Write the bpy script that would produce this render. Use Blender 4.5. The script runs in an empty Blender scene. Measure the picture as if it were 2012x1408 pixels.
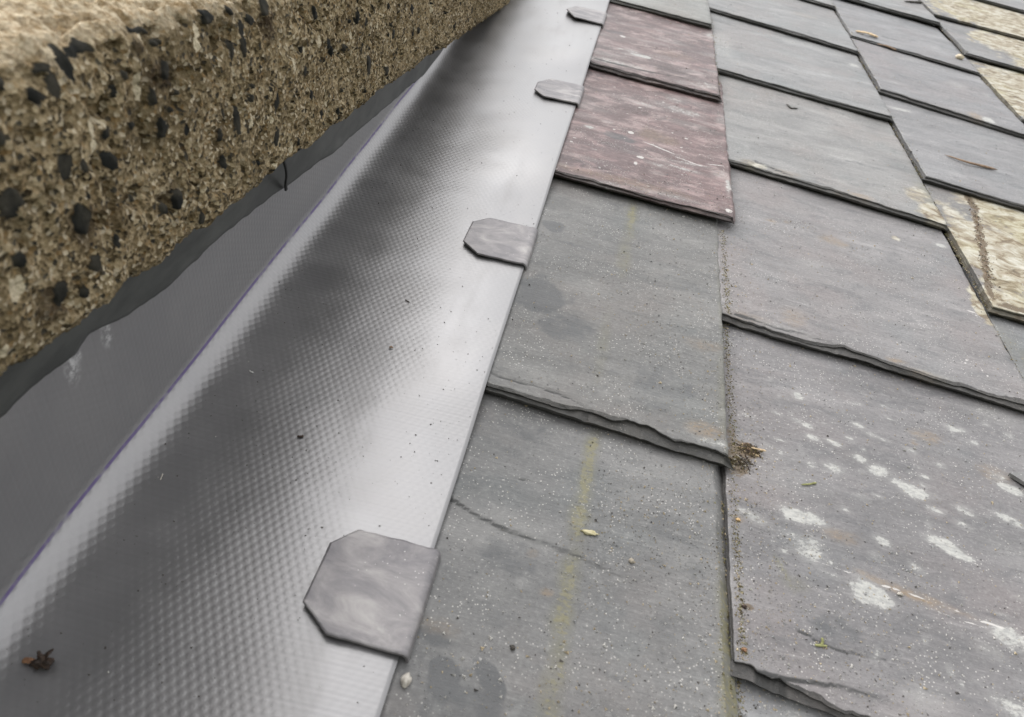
import bpy, math, random
import numpy as np
from mathutils import Matrix, Vector

SC = bpy.context.scene
COL = SC.collection
rad = math.radians

# ------------------------------------------------------------------ camera
# Roof frame: x across the slope, y up the slope, z out of the slates (metres).
PITCH = rad(33)
FPX, CX, CY, CAM_H = 1550., 1006., 704., .35
_n = np.array([.16193794, -.7531997, -.6375471])
_ey = np.array([.1797498, -.61275105, .76956231])
_ex = np.array([.97029177, .2392203, -.03615985])
R4 = Matrix.Rotation(PITCH, 4, 'X')
BASE = Matrix.Translation((0, 0, 4.0)) @ R4          # the roof sits four metres up

cam = bpy.data.cameras.new('camera')
cam_ob = bpy.data.objects.new('camera', cam)
COL.objects.link(cam_ob)
right = Vector((_ex[0], _ey[0], _n[0]))
down = Vector((_ex[1], _ey[1], _n[1]))
fwd = Vector((_ex[2], _ey[2], _n[2]))
m3 = Matrix((right, -down, -fwd)).transposed().to_4x4()
cam_ob.matrix_world = BASE @ Matrix.Translation((0, 0, CAM_H)) @ m3
cam.sensor_width = 36.0
cam.lens = FPX / 2012. * 36.0
cam.clip_start = .01
cam.clip_end = 3000
cam.dof.use_dof = True
cam.dof.focus_distance = .60
cam.dof.aperture_fstop = 16.0
SC.camera = cam_ob

# ------------------------------------------------------------------ sky, sun, exposure
SUN_EL, SUN_AZ = rad(50), rad(-70)                    # azimuth clockwise from up-slope (+Y)
w = bpy.data.worlds.new('World'); SC.world = w; w.use_nodes = True
nt = w.node_tree; nt.nodes.clear()
sky = nt.nodes.new('ShaderNodeTexSky'); sky.sky_type = 'NISHITA'; sky.sun_disc = False
sky.sun_elevation = SUN_EL; sky.sun_rotation = SUN_AZ
sky.air_density = 1.0; sky.dust_density = 6.0; sky.ozone_density = 1.0
hs = nt.nodes.new('ShaderNodeHueSaturation'); hs.inputs['Saturation'].default_value = .06
bg = nt.nodes.new('ShaderNodeBackground'); bg.inputs['Strength'].default_value = .15
wo = nt.nodes.new('ShaderNodeOutputWorld')
gam = nt.nodes.new('ShaderNodeGamma'); gam.inputs['Gamma'].default_value = .6      # a cloud layer evens the sky out
sc_ = nt.nodes.new('ShaderNodeVectorMath'); sc_.operation = 'SCALE'; sc_.inputs['Scale'].default_value = 2.2
nt.links.new(sky.outputs[0], hs.inputs['Color']); nt.links.new(hs.outputs[0], gam.inputs['Color'])
nt.links.new(gam.outputs[0], sc_.inputs[0]); nt.links.new(sc_.outputs[0], bg.inputs['Color'])
nt.links.new(bg.outputs[0], wo.inputs['Surface'])
sun = bpy.data.lights.new('sun', 'SUN'); sun.energy = .5; sun.angle = rad(60); sun.color = (1, .97, .93)
sun_ob = bpy.data.objects.new('sun', sun); COL.objects.link(sun_ob)
sdir = Vector((math.sin(SUN_AZ) * math.cos(SUN_EL), math.cos(SUN_AZ) * math.cos(SUN_EL), math.sin(SUN_EL)))
sun_ob.rotation_euler = sdir.to_track_quat('Z', 'Y').to_euler()
sun_ob.location = (0, 0, 12)
SC.view_settings.view_transform = 'Standard'; SC.view_settings.look = 'None'
SC.view_settings.gamma = 1.0; SC.view_settings.use_curve_mapping = False
SC.view_settings.exposure = 1.25

# ------------------------------------------------------------------ helpers
def P(px, py, z=0.):
    """where a sight line through the surveyed picture point meets height z of the roof"""
    r = np.array([(px - CX) / FPX, (py - CY) / FPX, 1.])
    p = r * ((z - CAM_H) / _n.dot(r))
    return np.array([_ex.dot(p), _ey.dot(p), z])

def PX(px, py, x):
    r = np.array([(px - CX) / FPX, (py - CY) / FPX, 1.])
    p = r * (x / _ex.dot(r))
    return np.array([x, _ey.dot(p), CAM_H + _n.dot(p)])

def _h(ix, iy, s):
    with np.errstate(over='ignore'):
        n = ix.astype(np.int64) * 374761393 + iy.astype(np.int64) * 668265263 + np.int64(s) * 974634777
        n = n & 0xFFFFFFFF
        n = ((n ^ (n >> 13)) * 1274126177) & 0xFFFFFFFF
        n = ((n ^ (n >> 16)) * 2246822519) & 0xFFFFFFFF
        n = n ^ (n >> 15)
    return (n & 0xFFFFFF) / float(0x7FFFFF) - 1.

def vn(x, y, s=0):
    x = np.asarray(x, float); y = np.asarray(y, float)
    x, y = np.broadcast_arrays(x, y)
    ix, iy = np.floor(x), np.floor(y)
    fx, fy = x - ix, y - iy
    ux = fx ** 3 * (fx * (fx * 6 - 15) + 10); uy = fy ** 3 * (fy * (fy * 6 - 15) + 10)
    a, b = _h(ix, iy, s), _h(ix + 1, iy, s)
    c, d = _h(ix, iy + 1, s), _h(ix + 1, iy + 1, s)
    return (a + (b - a) * ux) * (1 - uy) + (c + (d - c) * ux) * uy

def fbm(x, y, s=0, o=4):
    t = 0.; a = .55; x = np.asarray(x, float); y = np.asarray(y, float)
    for i in range(o):
        t = t + a * vn(x, y, s + i * 17); x = x * 2.03 + 5.1; y = y * 2.03 - 3.7; a *= .5
    return t

def sst(a, b, x):
    t = np.clip((np.asarray(x, float) - a) / (b - a), 0, 1)
    return t * t * (3 - 2 * t)

def tag(o, label=None, cat=None, group=None, kind=None):
    if label: o['label'] = label
    if cat: o['category'] = cat
    if group: o['group'] = group
    if kind: o['kind'] = kind
    return o

def link(name, verts, faces, mats, origin=(0, 0, 0), parent=None, midx=None, smooth=None, attrs=None, uv=None):
    """one mesh object; verts are in the roof frame, the object's origin lies at 'origin'"""
    v = np.asarray(verts, float) - np.asarray(origin, float)
    me = bpy.data.meshes.new(name)
    if isinstance(faces, np.ndarray):
        me.vertices.add(len(v)); me.vertices.foreach_set('co', v.astype(np.float32).ravel())
        nf, k = faces.shape
        me.loops.add(nf * k); me.loops.foreach_set('vertex_index', faces.astype(np.int32).ravel())
        me.polygons.add(nf)
        me.polygons.foreach_set('loop_start', np.arange(0, nf * k, k, dtype=np.int32))
        me.polygons.foreach_set('loop_total', np.full(nf, k, dtype=np.int32))
        me.update(calc_edges=True)
    else:
        me.from_pydata([tuple(q) for q in v], [], [tuple(int(i) for i in f) for f in faces]); me.update()
    for m in (mats if isinstance(mats, (list, tuple)) else [mats]): me.materials.append(m)
    n = len(me.polygons)
    if midx is not None:
        me.polygons.foreach_set('material_index', np.asarray(midx, np.int32))
    if smooth is None: smooth = np.ones(n, bool)
    elif smooth is False: smooth = np.zeros(n, bool)
    me.polygons.foreach_set('use_smooth', np.asarray(smooth, bool))
    for an, arr in (attrs or {}).items():
        at = me.attributes.new(an, 'FLOAT_COLOR', 'POINT')
        at.data.foreach_set('color', np.asarray(arr, np.float32).ravel())
    if uv is not None:
        lay = me.uv_layers.new(name='flat')
        li = np.empty(len(me.loops), np.int32); me.loops.foreach_get('vertex_index', li)
        lay.data.foreach_set('uv', np.asarray(uv, np.float32)[li].ravel())
    me.update()
    o = bpy.data.objects.new(name, me); COL.objects.link(o)
    o.matrix_world = BASE @ Matrix.Translation(origin)
    if parent is not None:
        o.parent = parent; o.matrix_parent_inverse = parent.matrix_world.inverted()
    return o

def grid_faces(nu, nv, off=0):
    """index = iv*nu + iu"""
    i = np.arange(nu - 1)[None, :] + np.arange(nv - 1)[:, None] * nu + off
    return np.stack([i, i + 1, i + 1 + nu, i + nu], -1).reshape(-1, 4)

def sheet(top, thick):
    """closed sheet from a grid of top points (nv,nu,3): a copy shifted along the normals"""
    nv, nu, _ = top.shape
    du = np.gradient(top, axis=1); dv = np.gradient(top, axis=0)
    nn = np.cross(du, dv); nn /= np.linalg.norm(nn, axis=-1, keepdims=True) + 1e-12
    bot = top - nn * thick
    V = np.concatenate([top.reshape(-1, 3), bot.reshape(-1, 3)])
    N = nu * nv
    F = [grid_faces(nu, nv), grid_faces(nu, nv, N)[:, ::-1]]
    ring = np.concatenate([np.arange(nu), np.arange(1, nv) * nu + nu - 1,
                           (nv - 1) * nu + np.arange(nu - 2, -1, -1), np.arange(nv - 2, 0, -1) * nu])
    r2 = np.roll(ring, -1)
    F.append(np.stack([ring, ring + N, r2 + N, r2], -1))
    sm = np.concatenate([np.ones(len(F[0]) + len(F[1]), bool), np.zeros(len(F[2]), bool)])
    return V, np.concatenate(F), sm

# ------------------------------------------------------------------ node helper
class NB:
    def __init__(s, name):
        s.m = bpy.data.materials.new(name); s.m.use_nodes = True
        s.t = s.m.node_tree; s.t.nodes.clear()
        s.out = s.t.nodes.new('ShaderNodeOutputMaterial')
        s.b = s.t.nodes.new('ShaderNodeBsdfPrincipled')
        s.t.links.new(s.b.outputs[0], s.out.inputs['Surface'])
    def n(s, typ, **k):
        o = s.t.nodes.new(typ)
        for a, v in k.items(): setattr(o, a, v)
        return o
    def put(s, sock, v):
        if hasattr(v, 'is_linked') or isinstance(v, bpy.types.NodeSocket): s.t.links.new(v, sock)
        elif isinstance(v, (tuple, list)) and sock.type == 'RGBA' and len(v) == 3: sock.default_value = (*v, 1)
        else: sock.default_value = v
    def objco(s, rnd=True):
        tc = s.n('ShaderNodeTexCoord').outputs['Object']
        if not rnd: return tc
        oi = s.n('ShaderNodeObjectInfo').outputs['Random']
        mu = s.math('MULTIPLY', oi, 37.0)
        va = s.n('ShaderNodeVectorMath', operation='ADD')
        s.put(va.inputs[0], tc); s.put(va.inputs[1], mu)
        return va.outputs[0]
    def mapv(s, v, scale=(1, 1, 1), rot=(0, 0, 0)):
        m = s.n('ShaderNodeMapping'); s.put(m.inputs[0], v)
        m.inputs['Scale'].default_value = scale; m.inputs['Rotation'].default_value = rot
        return m.outputs[0]
    def noise(s, v, scale, detail=4, rough=.55, dist=0., col=False):
        o = s.n('ShaderNodeTexNoise'); s.put(o.inputs['Vector'], v)
        o.inputs['Scale'].default_value = scale; o.inputs['Detail'].default_value = detail
        o.inputs['Roughness'].default_value = rough; o.inputs['Distortion'].default_value = dist
        return o.outputs['Color' if col else 'Fac']
    def vor(s, v, scale, feat='F1', out='Distance', rnd=1.0):
        o = s.n('ShaderNodeTexVoronoi', feature=feat); s.put(o.inputs['Vector'], v)
        o.inputs['Scale'].default_value = scale; o.inputs['Randomness'].default_value = rnd
        return o.outputs[out]
    def math(s, op, a, b=0., c=0., clamp=False):
        o = s.n('ShaderNodeMath', operation=op, use_clamp=clamp)
        s.put(o.inputs[0], a); s.put(o.inputs[1], b)
        if len(o.inputs) > 2: s.put(o.inputs[2], c)
        return o.outputs[0]
    def mr(s, v, a, b, c=0., d=1., smooth=True):
        o = s.n('ShaderNodeMapRange', interpolation_type='SMOOTHSTEP' if smooth else 'LINEAR')
        s.put(o.inputs[0], v)
        for i, q in zip((1, 2, 3, 4), (a, b, c, d)): s.put(o.inputs[i], q)
        return o.outputs[0]
    def mix(s, f, a, b, mode='MIX'):
        o = s.n('ShaderNodeMix', data_type='RGBA', blend_type=mode)
        s.put(o.inputs[0], f); s.put(o.inputs[6], a); s.put(o.inputs[7], b)
        return o.outputs[2]
    def ramp(s, f, stops):
        o = s.n('ShaderNodeValToRGB'); s.put(o.inputs[0], f)
        e = o.color_ramp.elements
        while len(e) < len(stops): e.new(.5)
        for el, (p, c) in zip(e, stops): el.position = p; el.color = (*c, 1)
        return o.outputs[0]
    def attr(s, name):
        o = s.n('ShaderNodeAttribute'); o.attribute_name = name
        sp = s.n('ShaderNodeSeparateColor'); s.put(sp.inputs[0], o.outputs['Color'])
        return sp.outputs[0], sp.outputs[1], sp.outputs[2], o.outputs['Alpha']
    def bump(s, h, dist, strength=1., normal=None):
        o = s.n('ShaderNodeBump'); s.put(o.inputs['Height'], h)
        o.inputs['Distance'].default_value = dist; o.inputs['Strength'].default_value = strength
        if normal is not None: s.put(o.inputs['Normal'], normal)
        return o.outputs[0]
    def fin(s, color, rough=.6, spec=.5, metal=0., normal=None):
        s.put(s.b.inputs['Base Color'], color); s.put(s.b.inputs['Roughness'], rough)
        s.put(s.b.inputs['Specular IOR Level'], spec); s.put(s.b.inputs['Metallic'], metal)
        if normal is not None: s.put(s.b.inputs['Normal'], normal)
        return s.m

# ------------------------------------------------------------------ materials
def mat_slate(name, red=False, edge=False):
    b = NB(name)
    co = b.objco()
    tc = b.objco(False)
    st = b.mapv(co, (9, 30, 20), (0, 0, rad(-9)))        # cleft grain runs across the slate
    fine = b.mapv(co, (60, 420, 100), (0, 0, rad(-7)))
    n1 = b.noise(st, 1., 6, .62, .3)
    n2 = b.noise(fine, 1., 3, .6)
    big = b.noise(co, 9., 4, .6, .4)
    mott = b.noise(co, 55., 5, .65, .2)
    if red:
        c = b.ramp(n1, [(.28, (.06, .043, .042)), (.45, (.098, .063, .061)), (.58, (.135, .086, .083)), (.7, (.25, .175, .165))])
        c = b.mix(b.mr(big, .45, .7, 0, .55), c, (.15, .13, .135))
        pale = b.noise(b.mapv(co, (26, 44, 40), (0, 0, rad(-10))), 1., 5, .65, .3)
        c = b.mix(b.mr(pale, .5, .68, 0, .75), c, (.35, .275, .26))
        c = b.mix(b.mr(mott, .56, .72, 0, .55), c, (.06, .045, .042))
        c = b.mix(b.mr(b.noise(b.mapv(co, (1, 2, 1)), 35., 5, .7, .8), .52, .66, 0, .55), c, (.33, .235, .225))
    else:
        c = b.ramp(n1, [(.28, (.108, .107, .108)), (.45, (.139, .137, .138)), (.6, (.174, .170, .170)), (.76, (.235, .231, .229))])
        c = b.mix(b.mr(big, .46, .68, 0, .6), c, (.175, .158, .155))
        c = b.mix(b.mr(b.noise(b.mapv(co, (1, 2.2, 1)), 26., 5, .62, .6), .52, .66, 0, .5), c, (.092, .094, .098))
        c = b.mix(b.mr(b.noise(co, 14., 3, .5), .56, .7, 0, .35), c, (.125, .136, .14))
        c = b.mix(b.mr(mott, .58, .74, 0, .45), c, (.235, .235, .232))
        c = b.mix(b.mr(mott, .42, .3, 0, .35), c, (.085, .087, .09))
    c = b.mix(b.mr(n2, .55, .78, 0, .3), c, (.33, .32, .315) if not red else (.36, .28, .265))
    oc = b.n('ShaderNodeObjectInfo').outputs['Color']
    c = b.mix(1., c, oc, 'MULTIPLY')
    gr = b.noise(co, 380., 3, .7)
    c = b.mix(b.mr(gr, .5, .72, 0, .28), c, (.3, .295, .285) if not red else (.3, .235, .22))
    c = b.mix(b.mr(gr, .46, .3, 0, .32), c, (.07, .07, .07))
    # fine pale mineral freckles
    fr = b.vor(co, 420.)
    frc = b.noise(co, 30., 3, .6)
    c = b.mix(b.math('MULTIPLY', b.mr(fr, .22, .12), b.mr(frc, .40, .62, 0, .9)), c, (.5, .48, .45))
    dk = b.vor(b.mapv(co, (1, 1.6, 1), (0, 0, .4)), 330.)
    c = b.mix(b.math('MULTIPLY', b.mr(dk, .17, .1), b.mr(frc, .55, .42, 0, .8)), c, (.04, .04, .04))
    # stains kept on the mesh: r lichen, g algae, b rust, a damp | r crust lichen, g dirt, b crack, a scratches
    s1 = b.attr('stain'); s2 = b.attr('growth')
    nh = b.noise(b.mapv(co, (1, 1.5, 1)), 260., 5, .7)
    nm = b.noise(co, 90., 5, .65)
    nf = b.noise(b.mapv(co, (1, 1.5, 1), (0, 0, -.3)), 210., 7, .8)
    def edge_mask(a, n, k=.8, lo=.42, hi=.62, top=1.):
        return b.mr(b.math('ADD', a, b.math('MULTIPLY', b.math('SUBTRACT', n, .5), k)), lo, hi, 0, top)
    c = b.mix(edge_mask(s1[3], nm, .5, .35, .55, .72), c, (.068, .071, .075))
    c = b.mix(b.math('MULTIPLY', b.math('MULTIPLY', s1[1], b.mr(nm, .3, .62, .25, 1.)), .5), c, (.14, .132, .07))
    c = b.mix(b.math('MULTIPLY', edge_mask(s1[1], nh, 1.5, .75, .95), .55), c, (.2, .18, .085))
    rust = b.mix(nh, (.15, .095, .055), (.32, .23, .125))
    c = b.mix(b.math('MULTIPLY', s1[2], b.mr(nf, .35, .65, .05, .8)), c, rust)
    lich = b.mix(b.mr(nh, .35, .65), (.285, .285, .275), (.43, .425, .40))
    c = b.mix(b.math('MULTIPLY', s1[0], .35), c, lich)
    c = b.mix(edge_mask(s1[0], nf, 1.9, .56, .72, .85), c, lich)
    crust_n = b.noise(b.mapv(co, (55, 80, 60), (0, 0, rad(-8))), 1., 6, .68, .5)
    crust = b.ramp(crust_n, [(.34, (.085, .06, .035)), (.43, (.2, .155, .095)), (.49, (.31, .275, .2)), (.56, (.39, .365, .295)), (.68, (.52, .5, .44))])
    crust = b.mix(b.mr(mott, .5, .68, 0, .55), crust, (.25, .2, .14))
    crust = b.mix(b.mr(big, .52, .66, 0, .22), crust, (.42, .4, .2))
    c = b.mix(edge_mask(s2[0], b.mix(.5, crust_n, nf), 1.5, .38, .72, .85), c, crust)
    dirt = b.mix(nh, (.05, .036, .022), (.17, .125, .08))
    c = b.mix(edge_mask(s2[1], nh, 1.0, .42, .62, .95), c, dirt)
    c = b.mix(b.mr(s2[2], .3, .8, 0, .9), c, (.03, .03, .03))
    c = b.mix(edge_mask(s2[3], nh, .8, .45, .6, .9), c, (.48, .46, .44))
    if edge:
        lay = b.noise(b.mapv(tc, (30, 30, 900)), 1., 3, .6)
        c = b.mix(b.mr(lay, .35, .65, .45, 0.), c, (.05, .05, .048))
        c = b.mix(1., c, (.42, .41, .39), 'MULTIPLY')  # edge colour darkened to deepen the shadow on the tail faces
    h = b.math('ADD', b.math('MULTIPLY', n1, .9), b.math('ADD', b.math('MULTIPLY', n2, .6), b.math('MULTIPLY', nh, .6)))
    h = b.math('ADD', h, b.math('MULTIPLY', s1[0], .25))
    h = b.math('ADD', h, b.math('MULTIPLY', s2[0], b.math('MULTIPLY', crust_n, 1.6)))
    nrm = b.bump(h, .0006, .75)
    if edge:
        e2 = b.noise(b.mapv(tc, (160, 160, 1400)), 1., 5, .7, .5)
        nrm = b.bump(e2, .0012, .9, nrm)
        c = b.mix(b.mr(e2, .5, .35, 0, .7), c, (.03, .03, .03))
    ro = b.mr(big, .3, .7, .46, .62)
    return b.fin(c, b.math('ADD', ro, b.math('MULTIPLY', s2[0], .3)), .5, 0., nrm)

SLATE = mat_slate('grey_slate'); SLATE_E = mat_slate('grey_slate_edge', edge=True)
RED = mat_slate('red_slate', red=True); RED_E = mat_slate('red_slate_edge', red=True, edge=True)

def mat_membrane():
    b = NB('grey_membrane')
    uvn = b.n('ShaderNodeUVMap'); uvn.uv_map = 'flat'
    sp = b.n('ShaderNodeSeparateXYZ'); b.put(sp.inputs[0], uvn.outputs[0])
    U, V = sp.outputs[0], sp.outputs[1]                 # metres along / across the sheet
    co = b.objco(False)
    wob = b.math('MULTIPLY', b.math('SUBTRACT', b.noise(co, 30., 2), .5), .0012)
    k = 2 * math.pi
    uu, vv = b.math('ADD', U, wob), b.math('ADD', V, wob)
    kk = k / (.0047 * .866)                             # honeycomb of dimples, 4.7 mm apart
    cells = [b.math('COSINE', b.math('MULTIPLY', b.math('ADD', b.math('MULTIPLY', uu, math.cos(t)), b.math('MULTIPLY', vv, math.sin(t))), kk)) for t in (0, 2 * math.pi / 3, 4 * math.pi / 3)]
    weave = b.math('ADD', cells[0], b.math('ADD', cells[1], cells[2]))
    weave = b.mr(weave, -1.6, 2.4, -1., 1.)
    thread = b.math('SINE', b.math('MULTIPLY', U, k / .0026))
    fine = b.noise(co, 700., 2, .5)
    patch = b.noise(co, 18., 3, .55)
    amp = b.math('MULTIPLY', b.mr(patch, .3, .7, .6, 1.0), b.mr(V, .015, .085, .3, 1.))
    h = b.math('ADD', b.math('MULTIPLY', b.math('MULTIPLY', weave, amp), .55), b.math('MULTIPLY', thread, .13))
    h = b.math('ADD', h, b.math('MULTIPLY', fine, .12))
    nrm = b.bump(h, .000135, .62)
    col = b.mix(b.mr(patch, .35, .65), (.268, .265, .27), (.295, .29, .293))
    sm = b.noise(b.mapv(co, (25, 6, 10), (0, 0, .2)), 1., 5, .6)
    col = b.mix(b.mr(sm, .55, .75, 0, .25), col, (.24, .232, .225))
    for px, py, rr in ((138, 722, .007), (205, 655, .006), (150, 690, .004)):   # painted glints of dents in the upstand, under the cover strip
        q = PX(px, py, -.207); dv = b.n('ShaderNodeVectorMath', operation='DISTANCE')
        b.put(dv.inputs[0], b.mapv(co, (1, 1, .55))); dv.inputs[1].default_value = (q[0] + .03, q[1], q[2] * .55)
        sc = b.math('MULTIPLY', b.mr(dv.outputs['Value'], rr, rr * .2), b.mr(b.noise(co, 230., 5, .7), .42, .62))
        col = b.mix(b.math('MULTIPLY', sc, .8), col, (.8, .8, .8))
    # the marker line drawn along the fold
    vl = b.math('ADD', V, b.math('MULTIPLY', b.math('SUBTRACT', b.noise(b.mapv(co, (1, 1, 1)), 12., 2), .5), .002))
    d = b.math('ABSOLUTE', b.math('SUBTRACT', vl, LINE_V))
    ink = b.math('MULTIPLY', b.mr(d, .0005, .0014, 1., 0.), b.mr(b.noise(co, 60., 3, .6), .32, .55, .25, 1.))
    col = b.mix(b.math('MULTIPLY', ink, .85), col, (.075, .045, .17))
    met = b.math('SUBTRACT', .82, b.math('MULTIPLY', ink, .7))
    ro = b.math('ADD', b.mr(patch, .3, .7, .34, .41), b.mr(sm, .5, .75, 0, .08))
    return b.fin(col, ro, .5, met, nrm)

def mat_lead():
    b = NB('weathered_lead')
    co = b.objco()
    n1 = b.noise(b.mapv(co, (30, 60, 30), (0, 0, .5)), 1., 5, .62, .6)
    n2 = b.noise(co, 160., 6, .72)
    c = b.ramp(n1, [(.3, (.13, .125, .135)), (.44, (.2, .19, .197)), (.56, (.28, .265, .268)), (.7, (.41, .39, .385))])
    c = b.mix(b.mr(n2, .55, .75, 0, .3), c, (.42, .4, .39))
    fr = b.vor(co, 330.)
    c = b.mix(b.math('MULTIPLY', b.mr(fr, .14, .08), b.mr(b.noise(co, 40., 2), .5, .6)), c, (.55, .54, .52))
    nrm = b.bump(b.math('ADD', n1, b.math('MULTIPLY', n2, .4)), .0006, .6)
    return b.fin(c, b.mr(n1, .3, .7, .45, .6), .5, .35, nrm)

def mat_concrete():
    b = NB('weathered_concrete')
    co = b.objco(False)
    s = b.attr('stone')                                  # r dark stone, g white shell, b upper face, a dark lichen
    g1 = b.vor(co, 600., out='Color')
    sc = b.n('ShaderNodeSeparateColor'); b.put(sc.inputs[0], g1)
    n1 = b.noise(co, 240., 5, .72)
    n2 = b.noise(co, 38., 5, .65, .3)
    n3 = b.noise(co, 11., 3, .6)
    c = b.ramp(b.math('ADD', b.math('MULTIPLY', n1, .7), b.math('MULTIPLY', sc.outputs[0], .3)),
               [(.31, (.035, .028, .02)), (.42, (.15, .12, .078)), (.5, (.29, .235, .16)), (.6, (.42, .355, .26)), (.74, (.6, .54, .44))])
    c = b.mix(b.mr(n2, .5, .7, 0, .6), c, (.11, .08, .05))
    c = b.mix(b.mr(n2, .44, .3, 0, .5), c, (.38, .33, .25))
    c = b.mix(b.mr(n3, .52, .66, 0, .55), c, (.13, .105, .068))
    c = b.mix(b.mr(n3, .45, .33, 0, .35), c, (.36, .3, .21))
    c = b.mix(b.math('MULTIPLY', b.mr(sc.outputs[1], .88, .96), .5), c, (.3, .2, .1))
    c = b.mix(b.math('MULTIPLY', b.mr(sc.outputs[2], .9, .96), .8), c, (.62, .57, .5))
    c = b.mix(b.math('MULTIPLY', b.mr(sc.outputs[2], .1, .05), .9), c, (.05, .05, .05))
    c = b.mix(b.math('MULTIPLY', s[3], b.mr(n1, .35, .6, .4, 1.)), c, (.05, .036, .028))
    pale = b.mix(b.mr(n1, .35, .65), (.33, .25, .16), (.66, .6, .52))
    c = b.mix(b.math('MULTIPLY', s[2], b.mr(n2, .3, .6, .45, .9)), c, pale)
    stone = b.mix(b.mr(b.noise(co, 70., 3), .38, .62), (.012, .0135, .014), (.048, .047, .044))
    c = b.mix(b.mr(s[0], .35, .6), c, stone)
    c = b.mix(b.mr(b.math('ADD', s[1], b.math('MULTIPLY', b.math('SUBTRACT', n1, .5), .9)), .42, .58), c, (.68, .63, .54))
    c = b.mix(1., c, (.80, .75, .63), "MULTIPLY")
    h = b.math('ADD', b.math('MULTIPLY', n1, .8), b.math('MULTIPLY', b.vor(co, 600.), .5))
    h = b.math('MULTIPLY', h, b.mr(s[0], .2, .6, 1., .15))
    nrm = b.bump(h, .0022, .9)
    return b.fin(c, b.mr(s[0], .3, .6, .92, .8), .12, 0., nrm)

def simple(name, ca, cb, scale=200., rough=.7, dist=.0005, spec=.4):
    b = NB(name); co = b.objco()
    n = b.noise(co, scale, 4, .65)
    return b.fin(b.mix(b.mr(n, .35, .65), ca, cb), rough, spec, 0., b.bump(n, dist, .7))

# ------------------------------------------------------------------ the slates
T0, GAUGE = .0052, .315
SURF = []           # (bounds function, height function) of each slate, to lay grit on

def spots_fn(spots):
    """spots: (kind, x, y, rx, ry, strength, angle)"""
    def f(x, y, seed):
        r = np.zeros((2, 4) + x.shape)
        wx = .35 * fbm(x * 70, y * 70, seed + 90, 3); wy = .35 * fbm(x * 70, y * 70, seed + 190, 3)
        for (ch, sx, sy, rx, ry, st, an) in spots:
            dx, dy = x - sx, y - sy
            ca, sa = math.cos(an), math.sin(an)
            q = np.hypot((dx * ca + dy * sa) / rx + wx, (-dx * sa + dy * ca) / ry + wy)
            k = st * sst(1.25, .35, q)
            a, c = divmod(ch, 4)
            r[a, c] = np.maximum(r[a, c], k)
        return r
    return f
LICH, ALG, RUST, DAMP, CRUST, DIRT, CRACK, PALE = range(8)

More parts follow.
